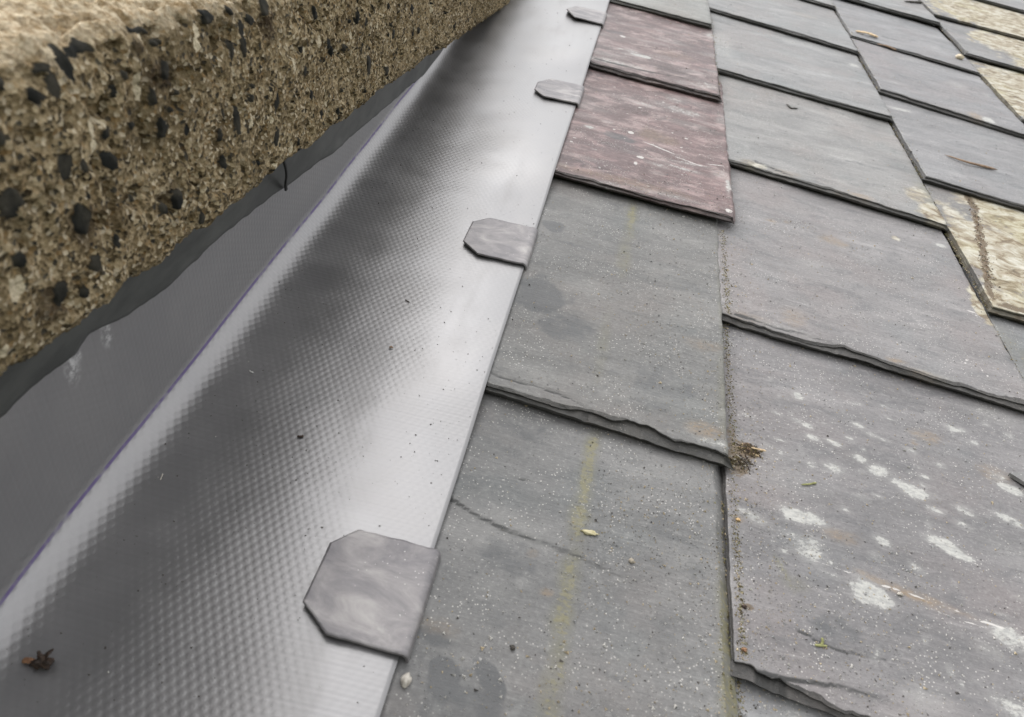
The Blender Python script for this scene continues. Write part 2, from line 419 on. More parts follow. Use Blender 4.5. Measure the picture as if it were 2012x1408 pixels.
def slate(label, xl, xr, yl, yr, length, xhl=None, xhr=None, dz=0., T=T0, red=False, tint=(1, 1, 1), seed=1,
          split=.0, bevel_r=.004, bevel_t=.0022, res=.0028, stains=(), lines=(), bow=0., lift=(0, 0), warp=1., chips=1., shoulder=True):
    xhl = xl if xhl is None else xhl; xhr = xr if xhr is None else xhr
    wdt = xr - xl
    nu = max(12, int(wdt / res)); nv = max(14, int(length / res))
    u = np.linspace(0, 1, nu)[None, :] * np.ones((nv, 1))
    v = np.linspace(0, 1, nv)[:, None] * np.ones((1, nu))
    zt = .0035 + dz
    a = .0085 / GAUGE
    bl, br, bt = .0015, bevel_r, bevel_t
    # recess of the top layer along the tail: flakes broken away
    rec1 = lambda s: chips * (.0065 * np.clip(fbm(s * 26, seed * 1.7, seed, 3) - .05, 0, 1) + .0022 * np.clip(fbm(s * 110, seed * 2.7, seed + 2, 3) - .05, 0, 1) + .0010 * (1 + fbm(s * 130, 3.3, seed + 4, 3)))
    rec2 = lambda s: split * np.clip(.35 + 1.2 * fbm(s * 14 + 7, seed * .9, seed + 31, 4), 0, 1.4)
    def inner(u, v):
        L = xl + (xhl - xl) * v + bl; Rr = xr + (xhr - xr) * v - br
        x = L + (Rr - L) * u
        sj = .0011 * fbm(v * length * 75, 9.1, seed + 7, 3)
        x = x + sj * (u > .5) * (u - .5) * 2 - .6 * sj * (u < .5) * (.5 - u) * 2
        tail = yl + (yr - yl) * u + bow * 4 * u * (1 - u) + .0012 * fbm(x * 45, 1.2, seed + 3, 4) + .0011 * chips * fbm(x * 16, 4.2, seed + 13, 3) + .0005 * fbm(x * 260, 2.2, seed + 23, 2) + bt
        edge = rec1(x) + rec2(x)
        y = tail + edge * (1 - v) ** 30 + v * length
        return x, y
    x, y = inner(u, v)
    def zf(x, y):
        uu = (x - xl) / wdt
        d = y - (yl + (yr - yl) * uu)
        z = zt - a * d + warp * (.0007 * fbm(x * 7, y * 6, seed + 50, 3) + .00022 * fbm(x * 20, y * 90, seed + 60, 4))
        q = fbm(x * 7 + .3 * y, y * 17, seed + 70, 4) * 3.2
        fr = q - np.floor(q)
        z = z + warp * .00030 * (np.floor(q) + sst(.42, .58, fr))
        z = z + lift[0] * np.clip(1 - uu, 0, 1) ** 2 * sst(.16, 0, d) + lift[1] * np.clip(uu, 0, 1) ** 2 * sst(.16, 0, d)
        for (pts, wd, dep, one) in lines:           # cracks and delaminated ledges
            px = np.array([p[0] for p in pts]); py = np.array([p[1] for p in pts])
            yc = np.interp(x, px, py) + .0014 * fbm(x * 90, 2.2, seed + 81, 3)
            ins = sst(px[0] - .004, px[0] + .002, x) * sst(px[-1] + .01, px[-1] - .03, x)
            t = y - yc
            if one: z = z - dep * ins * sst(wd, -wd, t) * np.exp(-np.clip(-t, 0, 1) / .05)
            else: z = z - dep * ins * np.exp(-(t / wd) ** 2)
        return z
    z = zf(x, y)
    rb = np.random.default_rng(seed + 500)
    stains = list(stains)
    for _ in range(9 if not red else 26):
        bx, by = xl + wdt * rb.random(), yl + length * .85 * rb.random()
        stains.append((LICH if rb.random() < (.5 if not red else .75) else DAMP, bx, by, .008 + .03 * rb.random(), .004 + .012 * rb.random(), (.25 + .25 * rb.random()) * (1 if not red else 1.2), -.15 + .3 * rb.random()))
    st = spots_fn(stains)(x, y, seed)
    for (pts, wd, dep, one) in lines:
        px = np.array([p[0] for p in pts]); py = np.array([p[1] for p in pts])
        yc = np.interp(x, px, py) + .0014 * fbm(x * 90, 2.2, seed + 81, 3)
        ins = sst(px[0] - .004, px[0] + .002, x) * sst(px[-1] + .01, px[-1] - .03, x)
        st[1, 2] = np.maximum(st[1, 2], ins * np.exp(-((y - yc) / max(wd * .8, res * .75)) ** 2) * (1.05 + .5 * fbm(x * 80, y * 80, seed, 2)) * (1 - .45 * np.clip((x - px[0]) / (px[-1] - px[0]), 0, 1) ** .7))
    A1 = np.moveaxis(st[0], 0, -1).reshape(-1, 4); A2 = np.moveaxis(st[1], 0, -1).reshape(-1, 4)
    V = [np.stack([x, y, z], -1).reshape(-1, 3)]
    F = [grid_faces(nu, nv)]
    ring = np.concatenate([np.arange(nu), np.arange(1, nv) * nu + nu - 1,
                           (nv - 1) * nu + np.arange(nu - 2, -1, -1), np.arange(nv - 2, 0, -1) * nu])
    m = len(ring)
    rx, ry, rz = V[0][ring].T
    ru = u.reshape(-1)[ring]; rv = v.reshape(-1)[ring]
    it, ir, ih, il = (rv == 0), (ru == 1), (rv == 1), (ru == 0)
    ox = ir * 1. - il * 1.; oy = ih * 1. - it * 1.
    s = rx * 1. + ry * 1.3
    base = np.where(it, bt, np.where(ir, br, np.where(il, bl, .002)))
    full = base + it * (rec1(rx) + rec2(rx))
    K = 3
    prev = np.zeros(m)
    rings = []; zprev = rz.copy()
    for k in range(1, K + 1):
        fr = k / K
        tgt = full * np.clip(fr ** 1.1 + it * .55 * fbm(s * 28, k * 5.3, seed + 17 * k, 3), 0, 1) + it * (.0009 + split * .30) * fbm(s * (70 - 12 * k), k * 3.7, seed + 11 * k, 4) + it * (.0005 + split * .06) * fbm(s * 190, k * 4.1, seed + 19 * k, 3) + ir * .0006 * fbm(s * 150, k * 2.1, seed + 5 * k, 3)
        o = np.maximum(prev + .0002, tgt)
        if k == K: o = np.where(it, np.maximum(prev - .0016, 0), np.maximum(o, full))
        if k == K - 1: o = np.where(it, np.maximum(o, full), o)
        zl = rz - T * np.clip((k - .6) / K + .22 * fbm(s * 18, k * 2.7, seed + 3, 3) + .12 * fbm(s * 160, k * 1.7, seed + 9, 2), 0, 1)
        zl = np.where(ir, rz - .9 * T * o / np.maximum(full, 1e-6), zl)
        zl = np.minimum(zl, zprev - .00015)
        rings.append((o, zl)); zprev = zl
        zb = np.where(ir, zl - .0002, np.minimum(rz - T * np.clip(k / K + (.14 * fbm(s * 25, k * 1.9, seed + 43, 3) if k < K else 0), 0, 1), zl - .0002))
        rings.append((o - .0004 * it, zb)); zprev = zb
        prev = o
    rings.append((np.maximum(full - .003, 0), rz - T - .0003))
    idx_prev = ring
    off = nu * nv
    for (o, zz) in rings:
        V.append(np.stack([rx + ox * o, ry + oy * o, zz], -1))
        idx = off + np.arange(m); off += m
        F.append(np.stack([idx_prev, idx, np.roll(idx, -1), np.roll(idx_prev, -1)], -1))
        A1 = np.concatenate([A1, A1[ring]]); A2 = np.concatenate([A2, A2[ring]])
        idx_prev = idx
    # underside: sides joined straight across, left edge to right edge
    last = idx_prev
    bot_l = np.concatenate([[last[0]], last[::-1][:nv - 1]]); bot_r = last[nu - 1:nu - 1 + nv]
    k = min(len(bot_l), len(bot_r))
    F.append(np.stack([bot_l[:k - 1], bot_l[1:k], bot_r[1:k], bot_r[:k - 1]], -1))
    ntop = len(F[0])
    F = np.concatenate(F)
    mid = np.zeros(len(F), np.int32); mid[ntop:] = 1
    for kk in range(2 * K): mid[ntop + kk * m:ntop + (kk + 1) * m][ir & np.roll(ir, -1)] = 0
    sm = np.zeros(len(F), bool); sm[:ntop] = True
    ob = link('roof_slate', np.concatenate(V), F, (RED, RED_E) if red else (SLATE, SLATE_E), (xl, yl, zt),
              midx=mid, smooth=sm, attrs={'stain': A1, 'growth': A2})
    tag(ob, label, 'slate', 'slates of the roof')
    ob.color = (*tint, 1)
    def inside(qx, qy):
        uu = (qx - xl) / wdt
        tail = yl + (yr - yl) * uu + bt + .002 + rec1(qx) + rec2(qx)
        return (qx > xl + .002) & (qx < xr - br - .001) & (qy > tail) & (qy < yl + length)
    SURF.append((inside, zf))
    return ob

def sp(ch, px, py, rx, ry, st=1., an=0.):
    q = P(px, py); return (ch, q[0], q[1], rx, ry, st, an)
def pl(pts): return [tuple(P(*p)[:2]) for p in pts]

rng = np.random.default_rng(11)
# -------- column beside the flashing
LL = .41
slate('foreground grey slate beside the nearest lead tab, with a long ridge crack and damp patches',
      -.055, .1330, .064, .058, LL, xhr=.130, dz=.0055, T=.008, seed=3, bevel_r=.0085, res=.0018, tint=(.91, .915, .90),
      stains=[sp(DAMP, 868, 1342, .0115, .013, .9), sp(DAMP, 960, 1340, .017, .008, .7, -.9), sp(DAMP, 850, 1260, .014, .008, .55),
              sp(DAMP, 900, 1400, .03, .02, .5), sp(DAMP, 1000, 1100, .03, .02, .45),
              sp(ALG, 1158, 920, .006, .05, .9), sp(ALG, 1140, 1020, .007, .03, .9), sp(ALG, 1105, 1200, .007, .05, .85), sp(ALG, 1085, 1350, .007, .04, .75),
              sp(ALG, 1425, 1250, .006, .09, .95), sp(ALG, 1432, 1050, .005, .06, .8), sp(ALG, 1425, 1390, .007, .05, .9),
              sp(RUST, 1070, 1172, .004, .003, .9), sp(RUST, 1045, 1092, .003, .003, .7), sp(RUST, 860, 1240, .012, .006, .35),
              sp(PALE, 940, 1310, .01, .008, .42), sp(LICH, 960, 1165, .012, .008, .35), sp(LICH, 1020, 1150, .006, .004, .5)],
      lines=[(pl([(876, 978), (930, 1013), (1000, 1050), (1110, 1090), (1190, 1125), (1270, 1165)]), .0012, .0013, True),
             (pl([(1020, 945), (1080, 960), (1120, 985)]), .0008, .0004, False)])
slate('grey slate with a thick split lower edge, just below the larger red slate',
      -.055, .1310, .3795, .3645, LL, xhr=.1345, dz=.0055, T=.0072, seed=8, split=.004, res=.002, tint=(.83, .83, .80), bevel_r=.0025,
      stains=[sp(ALG, 1240, 430, .007, .05, .9), sp(ALG, 1225, 510, .007, .04, .7), sp(ALG, 1180, 690, .005, .05, .45),
              sp(ALG, 1415, 600, .004, .12, .55), sp(ALG, 1415, 800, .005, .07, .6),
              sp(RUST, 1375, 860, .013, .009, .8), sp(RUST, 1375, 690, .016, .008, .4), sp(DAMP, 1060, 590, .03, .035, .65), sp(DAMP, 1110, 660, .03, .03, .5),
              sp(DAMP, 1085, 450, .016, .016, .6), sp(DAMP, 1290, 770, .05, .04, .45), sp(LICH, 1030, 740, .03, .01, .4),
              sp(LICH, 1390, 885, .014, .004, .6), sp(PALE, 1110, 560, .05, .006, .36), sp(PALE, 1060, 640, .02, .006, .4)],
      lines=[(pl([(960, 752), (1010, 768), (1060, 780), (1110, 800), (1200, 850)]), .0011, .0012, False)])
slate('dark red slate with white paint specks, lower of the two red slates',
      -.05, .1470, .699, .6855, LL, xhr=.1490, dz=.0065, T=.0055, red=True, seed=14, tint=(.86, .82, .83), res=.0016, lift=(0, .002), bevel_r=.0035,
      stains=[sp(PALE, 1255, 322, .005, .004, 1.), sp(PALE, 1245, 335, .003, .006, .8), sp(PALE, 1238, 270, .004, .005, .9),
              sp(PALE, 1290, 300, .03, .0018, .85, -.42), sp(PALE, 1340, 325, .03, .0015, .8, -.3), sp(PALE, 1400, 335, .02, .0014, .7, .25),
              sp(LICH, 1155, 258, .008, .006, .8), sp(LICH, 1140, 325, .03, .006, .33), sp(LICH, 1180, 378, .04, .008, .5), sp(LICH, 1300, 400, .045, .006, .5),
              sp(RUST, 1280, 275, .02, .02, .55), sp(RUST, 1310, 285, .015, .015, .5), sp(RUST, 1215, 372, .08, .01, .5),
              sp(LICH, 1425, 380, .004, .03, .7), sp(LICH, 1415, 240, .008, .03, .5), sp(PALE, 1425, 432, .006, .006, .7)]
      + [(PALE, *P(1100 + 300 * rng.random(), 160 + 220 * rng.random())[:2], *(lambda q: (.0010 + q, .0009 + q * .7))(.0016 * rng.random() ** 3), 1., 0.) for _ in range(60)]
      + [(PALE, *P(1120 + 290 * rng.random(), 170 + 240 * rng.random())[:2], .006 + .012 * rng.random(), .0008, .62, -.45 + .5 * rng.random()) for _ in range(22)])
slate('smaller looking dark red slate with chalky white marks, upper of the two red ones',
      -.05, .1415, 1.0255, 1.003, LL, xhr=.1400, dz=.0062, T=.0075, red=True, seed=22, res=.0022, tint=(.86, .85, .86), lift=(0, .002), split=.003,
      stains=[sp(PALE, 1222, 78, .008, .005, .8, -.5), sp(LICH, 1255, 120, .018, .009, .95), sp(LICH, 1240, 110, .015, .012, .6),
              sp(LICH, 1215, 105, .008, .004, .8), sp(LICH, 1200, 135, .06, .012, .62), sp(LICH, 1395, 72, .012, .03, .6), sp(LICH, 1320, 70, .05, .008, .42),
              sp(LICH, 1270, 88, .05, .006, .4), sp(RUST, 1320, 115, .03, .02, .3)],
      lines=[(pl([(1165, 128), (1250, 150), (1330, 165), (1390, 185)]), .003, .001, True)])
slate('pale grey slate at the top edge, right above the upper red slate',
      -.045, .1365, 1.338, 1.318, .38, xhr=.1290, dz=.0055, T=.007, seed=29, res=.004, tint=(1.15, 1.17, 1.1),
      stains=[sp(ALG, 1215, 6, .02, .02, .5), sp(PALE, 1300, 25, .05, .01, .34)])

# -------- second column
X2, X2R = .1285, .3810
slate('strip of bluish grey slate under the lichen spotted slate, bottom right',
      X2, X2R, -.095, -.11, LL, seed=33, res=.0035, tint=(1.08, 1.1, 1.12), stains=[sp(LICH, 1570, 1395, .012, .006, .6)])
lich = []
for (px, py, a, bb, s) in [(1555, 1010, .015, .008, .95), (1600, 1022, .012, .006, .85), (1590, 1080, .012, .013, .7), (1850, 1065, .014, .006, 1.), (1880, 1085, .011, .005, 1.), (1705, 1165, .014, .012, 1.),
                           (1730, 1180, .012, .008, .95), (1795, 960, .016, .008, .9), (1840, 1000, .009, .005, .7), (1730, 920, .012, .008, .85), (1690, 895, .008, .006, .75),
                           (1640, 915, .009, .007, .7), (1600, 855, .007, .005, .75), (1690, 830, .007, .004, .7), (1720, 850, .008, .004, .6), (1575, 772, .006, .005, .75), (1570, 820, .007, .003, .65),
                           (1590, 830, .006, .004, .85), (1640, 865, .008, .004, .8), (1880, 835, .008, .005, .75), (1790, 880, .006, .004, .65), (1850, 910, .006, .004, .6),
                           (1900, 1000, .010, .006, .65), (1990, 1020, .013, .006, .75), (1990, 955, .014, .006, .9), (1965, 930, .006, .006, .6), (1475, 1015, .014, .006, .65), (1560, 1055, .012, .004, .6),
                           (1735, 1065, .009, .006, .75), (1720, 1095, .007, .005, .5), (1980, 1255, .016, .009, .75), (1940, 1280, .01, .006, .5), (1895, 1030, .007, .004, .6), (1985, 1395, .012, .008, .7), (1960, 1380, .008, .005, .6),
                           (1470, 810, .008, .003, .6), (1530, 805, .006, .003, .65), (1800, 1118, .006, .005, .6), (1660, 1000, .005, .003, .6), (1740, 790, .006, .003, .55), (1510, 870, .005, .003, .6)]:
    lich.append(sp(LICH, px, py, a, bb, s, -.25))
rl = np.random.default_rng(4)
for _ in range(75):
    lich.append((LICH, .15 + .22 * rl.random(), .24 + .25 * rl.random(), .002 + .006 * rl.random() ** 2, .0015 + .004 * rl.random() ** 2, .42 + .3 * rl.random(), -.3 * rl.random()))
slate('big grey slate covered in whitish lichen spots, lowest large one in the middle right',
      X2, X2R, .2235, .198, LL, seed=41, res=.0019, tint=(.98, .955, .965), split=.0035, T=.0055, chips=1.6,
      stains=lich + [sp(RUST, 1770, 1165, .028, .003, .95, -.28), sp(RUST, 1820, 1180, .03, .003, .6, -.2), sp(RUST, 1650, 1055, .012, .007, .6),
                     sp(RUST, 1820, 850, .012, .008, .7), sp(RUST, 1800, 865, .003, .003, .9), sp(RUST, 1960, 925, .012, .01, .5), sp(RUST, 1450, 1022, .003, .003, 1.),
                     sp(DIRT, 1470, 885, .014, .011, .8), sp(DIRT, 1450, 905, .012, .02, .7), sp(DIRT, 1440, 860, .006, .03, .55), sp(DIRT, 1467, 1195, .004, .003, .8),
                     sp(ALG, 1540, 1130, .002, .014, .9, .35), sp(ALG, 1560, 1150, .012, .006, .45), sp(PALE, 1880, 1205, .1, .0008, .85, -.14),
                     sp(PALE, 1900, 1225, .07, .0008, .6, -.14)],
      lines=[(pl([(1560, 1240), (1640, 1280), (1740, 1300), (1780, 1340), (1820, 1355)]), .0007, .0008, False),
             (pl([(1480, 1320), (1540, 1340), (1640, 1350), (1720, 1375), (1790, 1400)]), .0009, .0012, True),
             (pl([(1700, 1010), (1740, 1045), (1770, 1060)]), .0006, .0005, False),
             (pl([(1800, 1240), (1860, 1256)]), .0006, .0006, False)])
slate('smooth grey slate with a faint scratched V, right of the split grey slate',
      X2, X2R, .5325, .508, LL, xhr=.3785, seed=55, res=.0024, tint=(1.1, 1.07, 1.07), T=.006, chips=1.5, bevel_t=.003,
      stains=[sp(CRUST, 1935, 590, .018, .05, 1.), sp(CRUST, 1910, 500, .016, .03, .95), sp(CRUST, 1890, 460, .02, .03, .8), sp(DIRT, 1915, 565, .006, .012, .7), sp(CRUST, 1760, 463, .009, .008, .6),
              sp(RUST, 1640, 470, .016, .01, .6), sp(RUST, 1518, 430, .007, .005, .8), sp(RUST, 1548, 432, .003, .004, .7), sp(RUST, 1555, 628, .012, .014, .55),
              sp(RUST, 1760, 715, .01, .004, .9), sp(RUST, 1810, 740, .02, .004, .8), sp(LICH, 1840, 745, .02, .005, .45), sp(LICH, 1850, 478, .01, .006, .9),
              sp(PALE, 1895, 715, .0007, .016, .9, -.4), sp(PALE, 1930, 735, .0007, .018, .8, .3), sp(PALE, 1900, 608, .014, .0009, .8, -.2), sp(PALE, 1925, 622, .012, .0009, .7, -.5),
              sp(LICH, 1600, 520, .02, .01, .25), sp(ALG, 1985, 680, .008, .06, .6), sp(RUST, 1460, 625, .025, .008, .4)],
      lines=[(pl([(1440, 620), (1530, 650), (1640, 680), (1680, 700)]), .0007, .0009, True),
             (pl([(1820, 752), (1870, 765), (1920, 785)]), .0006, .0006, True)])
slate('pale grey slate with a cream and yellow lichen corner, right of the larger red slate',
      X2, X2R, .8385, .797, LL, seed=61, res=.0028, tint=(1.17, 1.17, 1.14), T=.006, chips=1.4,
      stains=[sp(CRUST, 1835, 425, .028, .032, .95), sp(CRUST, 1800, 385, .02, .04, .62), sp(ALG, 1825, 390, .01, .06, .7), sp(CRUST, 1475, 325, .028, .012, .6),
              sp(RUST, 1690, 392, .015, .008, .8), sp(RUST, 1640, 383, .012, .005, .7), sp(LICH, 1620, 255, .03, .02, .35), sp(RUST, 1545, 345, .02, .008, .45)],
      lines=[(pl([(1480, 320), (1540, 345), (1590, 365)]), .001, .0012, True)])
slate('clean pale grey slate with a dark shadowed lower edge, right of the upper red slate',
      X2, X2R, 1.137, 1.097, LL, seed=67, res=.0034, tint=(1.15, 1.17, 1.17), T=.0065, bevel_t=.002,
      stains=[sp(LICH, 1680, 125, .012, .012, .7), sp(LICH, 1555, 80, .02, .02, .4), sp(LICH, 1420, 90, .02, .08, .5), sp(PALE, 1600, 100, .03, .004, .36)])
slate('pale grey slate left of the two tan wood flakes, near the top',
      X2, X2R, 1.443, 1.381, .42, seed=73, res=.004, tint=(1.12, 1.14, 1.14), T=.0055, dz=-.001, stains=[sp(RUST, 1580, 28, .03, .02, .3), sp(LICH, 1430, 40, .02, .05, .4)])
slate('small visible piece of grey slate at the top edge, left of the long slanting joint',
      X2, X2R, 1.715, 1.653, .42, seed=79, res=.005, tint=(1.1, 1.12, 1.12), T=.0055, dz=-.001)

# -------- third column
X3, X3R = .3812, .5915
slate('sliver of grey slate at the right edge, under the lichen crusted slate',
      X3, X3R, .325, .30, LL, seed=83, res=.004, tint=(.95, .98, 1.), stains=[sp(ALG, 2000, 690, .02, .05, .4)])
slate('slate crusted with cream and orange lichen, with a brown dirt filled crack',
      X3, X3R, .648, .627, LL, seed=89, res=.0024, tint=(1., .98, .95), T=.0065, split=.004,
      stains=[sp(CRUST, 1990, 520, .075, .12, 1.), sp(CRUST, 1960, 600, .05, .03, 1.), sp(CRUST, 1880, 430, .02, .08, .62), sp(CRUST, 1980, 410, .07, .06, .95), sp(CRUST, 2100, 500, .1, .2, 1.),
              sp(RUST, 1975, 590, .02, .02, .85), sp(RUST, 1990, 545, .05, .008, .8), sp(RUST, 1985, 470, .04, .01, .75), sp(RUST, 1940, 450, .012, .03, .8), sp(DIRT, 1990, 610, .03, .008, .7)]
      + [sp(DIRT, 1908 + (1940 - 1908) * t ** .6, 385 + 190 * t, .0045 + .003 * (1 - t), .02, .7) for t in np.linspace(0, 1, 12)])
slate('plain grey slate carrying a long brown stick, right above the lichen crusted slate',
      X3, X3R, .9165, .884, LL, seed=97, res=.003, tint=(1.06, 1.06, 1.08), T=.0065, chips=.6, stains=[sp(LICH, 1770, 210, .02, .008, .7)])
slate('grey slate with a rust and white patch on its layered lower edge, upper right',
      X3, X3R, 1.208, 1.150, LL, seed=101, res=.0034, tint=(1.06, 1.06, 1.09), T=.0075, split=.005, chips=1.3,
      stains=[sp(RUST, 1917, 233, .012, .02, .9), sp(LICH, 1940, 240, .012, .012, .95), sp(LICH, 1880, 165, .02, .02, .5), sp(LICH, 1940, 185, .012, .012, .5), sp(CRUST, 2000, 215, .02, .04, .7), sp(RUST, 1915, 133, .01, .02, .5)])
slate('grey slate with two tan wood flakes lying on it, left of the yellow lichen slates',
      X3, X3R, 1.478, 1.425, LL, seed=107, res=.004, tint=(1.04, 1.05, 1.08), T=.004, dz=-.0025)
slate('dark topped grey slate at the top edge, just left of the yellow lichen slates',
      X3, X3R, 1.756, 1.703, .42, seed=113, res=.005, tint=(1.08, 1.1, 1.1), T=.0065)

# -------- fourth column, yellow with lichen
X4, X4R = .5918, .90
slate('lowest yellow lichen slate, cut off by the right edge of the picture',
      X4, X4R, 1.22, 1.16, LL, seed=127, res=.004, stains=[sp(CRUST, 2000, 190, .07, .2, 1.), sp(CRUST, 2080, 200, .12, .3, 1.), sp(ALG, 1950, 180, .03, .06, .5)])
slate('yellow lichen slate in the middle of the upper right stack, with bare grey left end',
      X4, X4R, 1.521, 1.46, LL, seed=131, res=.004, stains=[sp(CRUST, 1990, 90, .1, .12, 1.), sp(CRUST, 2060, 120, .12, .3, 1.), sp(ALG, 2000, 70, .08, .06, .6)])
slate('yellowest lichen slate close to the top right corner',
      X4, X4R, 1.771, 1.715, LL, seed=137, res=.0045, stains=[sp(CRUST, 1930, 30, .14, .2, 1.), sp(CRUST, 2000, 50, .12, .3, 1.), sp(ALG, 1970, 40, .1, .1, .8)])
slate('grey slate tip in the very top right corner above the yellow lichen slates',
      X4, X4R, 2.075, 1.99, .42, seed=139, res=.006, tint=(1.05, 1.07, 1.08), T=.007)

def zroof(x, y):
    x = np.asarray(x, float); y = np.asarray(y, float)
    z = np.full(x.shape, -1.)
    for ins, zf in SURF:
        k = ins(x, y)
        z = np.where(k, np.maximum(z, zf(x, y)), z)
    return z

# ------------------------------------------------------------------ flashing membrane
ys = np.arange(-.10, 1.75, .0035)
ze = zroof(np.full(ys.shape, -.033), ys); ze = np.where(ze < -.5, .0, ze)
k = 9; mx = np.array([ze[max(0, i - k):i + k + 1].max() for i in range(len(ze))])
g = np.exp(-np.linspace(-2.5, 2.5, 31) ** 2 / 2); g /= g.sum()
EDGE_Z = np.convolve(np.pad(mx, 15, mode='edge'), g, 'valid') + .0018
# section across: a flat apron, a cove, then the upstand against the wall
prof = []
for t in np.linspace(0, 1, 60): prof.append((-.0305 - .142 * t, 0.))
cx, cz = prof[-1]
ang = 0.
for i in range(34):                                # cove: gently then quickly steeper
    ang = rad(.3 + 64 * (i / 33.) ** 2.3); cx -= .00102 * math.cos(ang); cz += .00102 * math.sin(ang); prof.append((cx, cz))
LINE_V = .142 + 34 * .00102
for i in range(8):
    ang = rad(66 + 22 * (i + 1) / 8.); cx -= .0007 * math.cos(ang); cz += .0007 * math.sin(ang); prof.append((cx, cz))
for i in range(48): cx -= .0001; cz += .0034; prof.append((cx, cz))
prof = np.array(prof); prof = prof[::-1]             # wall -> slates, so normals face out
arc = np.concatenate([[0], np.cumsum(np.hypot(*np.diff(prof, axis=0).T))]); arc = arc[-1] - arc
X = prof[:, 0][None, :] * np.ones((len(ys), 1)); Z0 = prof[:, 1][None, :] * np.ones((len(ys), 1)); Y = ys[:, None] * np.ones((1, len(prof)))
A = arc[None, :] * np.ones((len(ys), 1))
ed = sst(.10, .0, A)
und = .0008 * fbm(Y * 9, A * 10, 5, 2) + .0004 * fbm(Y * 26, A * 22, 15, 2)
und = und * sst(.0, .06, A)
up = sst(.18, .21, A)
ZM = Z0 + EDGE_Z[:, None] * ed + .004 * (1 - ed) + und * (1 - up)
XM = X + up * (.0010 * fbm(Y * 7, A * 14, 25, 3) + .0014 * np.clip(fbm(Y * 12, A * 25, 26, 2), 0, 1) * sst(.24, .30, A)) + .0006 * fbm(Y * 20, A * 2, 35, 2) * (A > .01)
MEM = np.stack([XM, Y, ZM], -1)
V, F, sm = sheet(MEM, .0008)
uv = np.concatenate([np.stack([Y, A], -1).reshape(-1, 2)] * 2)
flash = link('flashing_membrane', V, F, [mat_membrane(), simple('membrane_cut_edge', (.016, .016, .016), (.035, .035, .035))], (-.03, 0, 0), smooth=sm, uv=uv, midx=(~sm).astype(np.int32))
tag(flash, 'long satin grey flashing membrane with a purple line along its fold', 'flashing')
def zmem(x, y):
    i = np.clip(np.round((np.asarray(y) - ys[0]) / .0035).astype(int), 0, len(ys) - 1)
    xs = XM[i]
    out = []
    for r, q in zip(i, np.atleast_1d(x)):
        o = np.argsort(XM[r]); out.append(np.interp(q, XM[r][o], ZM[r][o]))
    return np.array(out)

# cover strip: the dark ragged edge tucked under the coping
def strip():
    xw = -.2018
    low = [PX(px, py, xw) for px, py in [(-260, 1010), (-100, 890), (7, 812), (89, 741), (153, 695), (172, 664), (180, 655), (234, 631), (300, 585), (327, 563), (401, 492), (461, 439), (560, 368), (680, 275), (780, 190), (870, 116), (915, 80)]]
    ly = np.array([p[1] for p in low]); lz = np.array([p[2] for p in low])
    yy = np.arange(ly[0], ly[-1], .0025)
    zl = np.interp(yy, ly, lz) + .0010 * fbm(yy * 90, 0, 3, 3) + .0012 * fbm(yy * 30, 5.5, 4, 2)
    q = np.linspace(0, 1, 26)
    zz = zl[:, None] + (.055) * q[None, :][:, ::-1]
    yv = yy[:, None] * np.ones((1, 26))
    xx = xw + .0012 * fbm(yv * 14, zz * 20, 9, 3) + .0025 * sst(.15, 0, q[None, ::-1]) * np.clip(fbm(yv * 16, 1., 12, 2), 0, 1)
    V, F, sm = sheet(np.stack([xx, yv, zz], -1), .0012)
    b = NB('dark_membrane'); co = b.objco(); n = b.noise(b.mapv(co, (10, 20, 60)), 1., 5, .6)
    m = b.fin(b.mix(b.mr(n, .35, .65), (.045, .047, .045), (.075, .077, .073)), .5, .4, .3, b.bump(n, .0006, .5))
    o = link('cover_strip', V, F, m, tuple(low[4]), smooth=sm)
    tag(o, 'dark grey cover strip with a ragged lower edge, tucked under the concrete coping', 'strip')
    p0, p1 = PX(557, 318, -.188), PX(563, 372, -.2)
    pts = [p0 + (p1 - p0) * t + np.array([.0008 * math.sin(t * 5), 0, 0]) for t in np.linspace(-.25, 1, 12)]
    top = np.array([[q + np.array([0, -.0012 - .0006 * (i > 7), 0]), q, q + np.array([0, .0012, 0])] for i, q in enumerate(pts)])
    V, F, sm = sheet(top, .0012)
    o = link('membrane_sliver', V, F, simple('black_rubber', (.012, .012, .012), (.02, .02, .02)), tuple(p1), smooth=sm)
    tag(o, 'thin black sliver hanging down from the lower edge of the concrete coping', 'sliver')
strip()

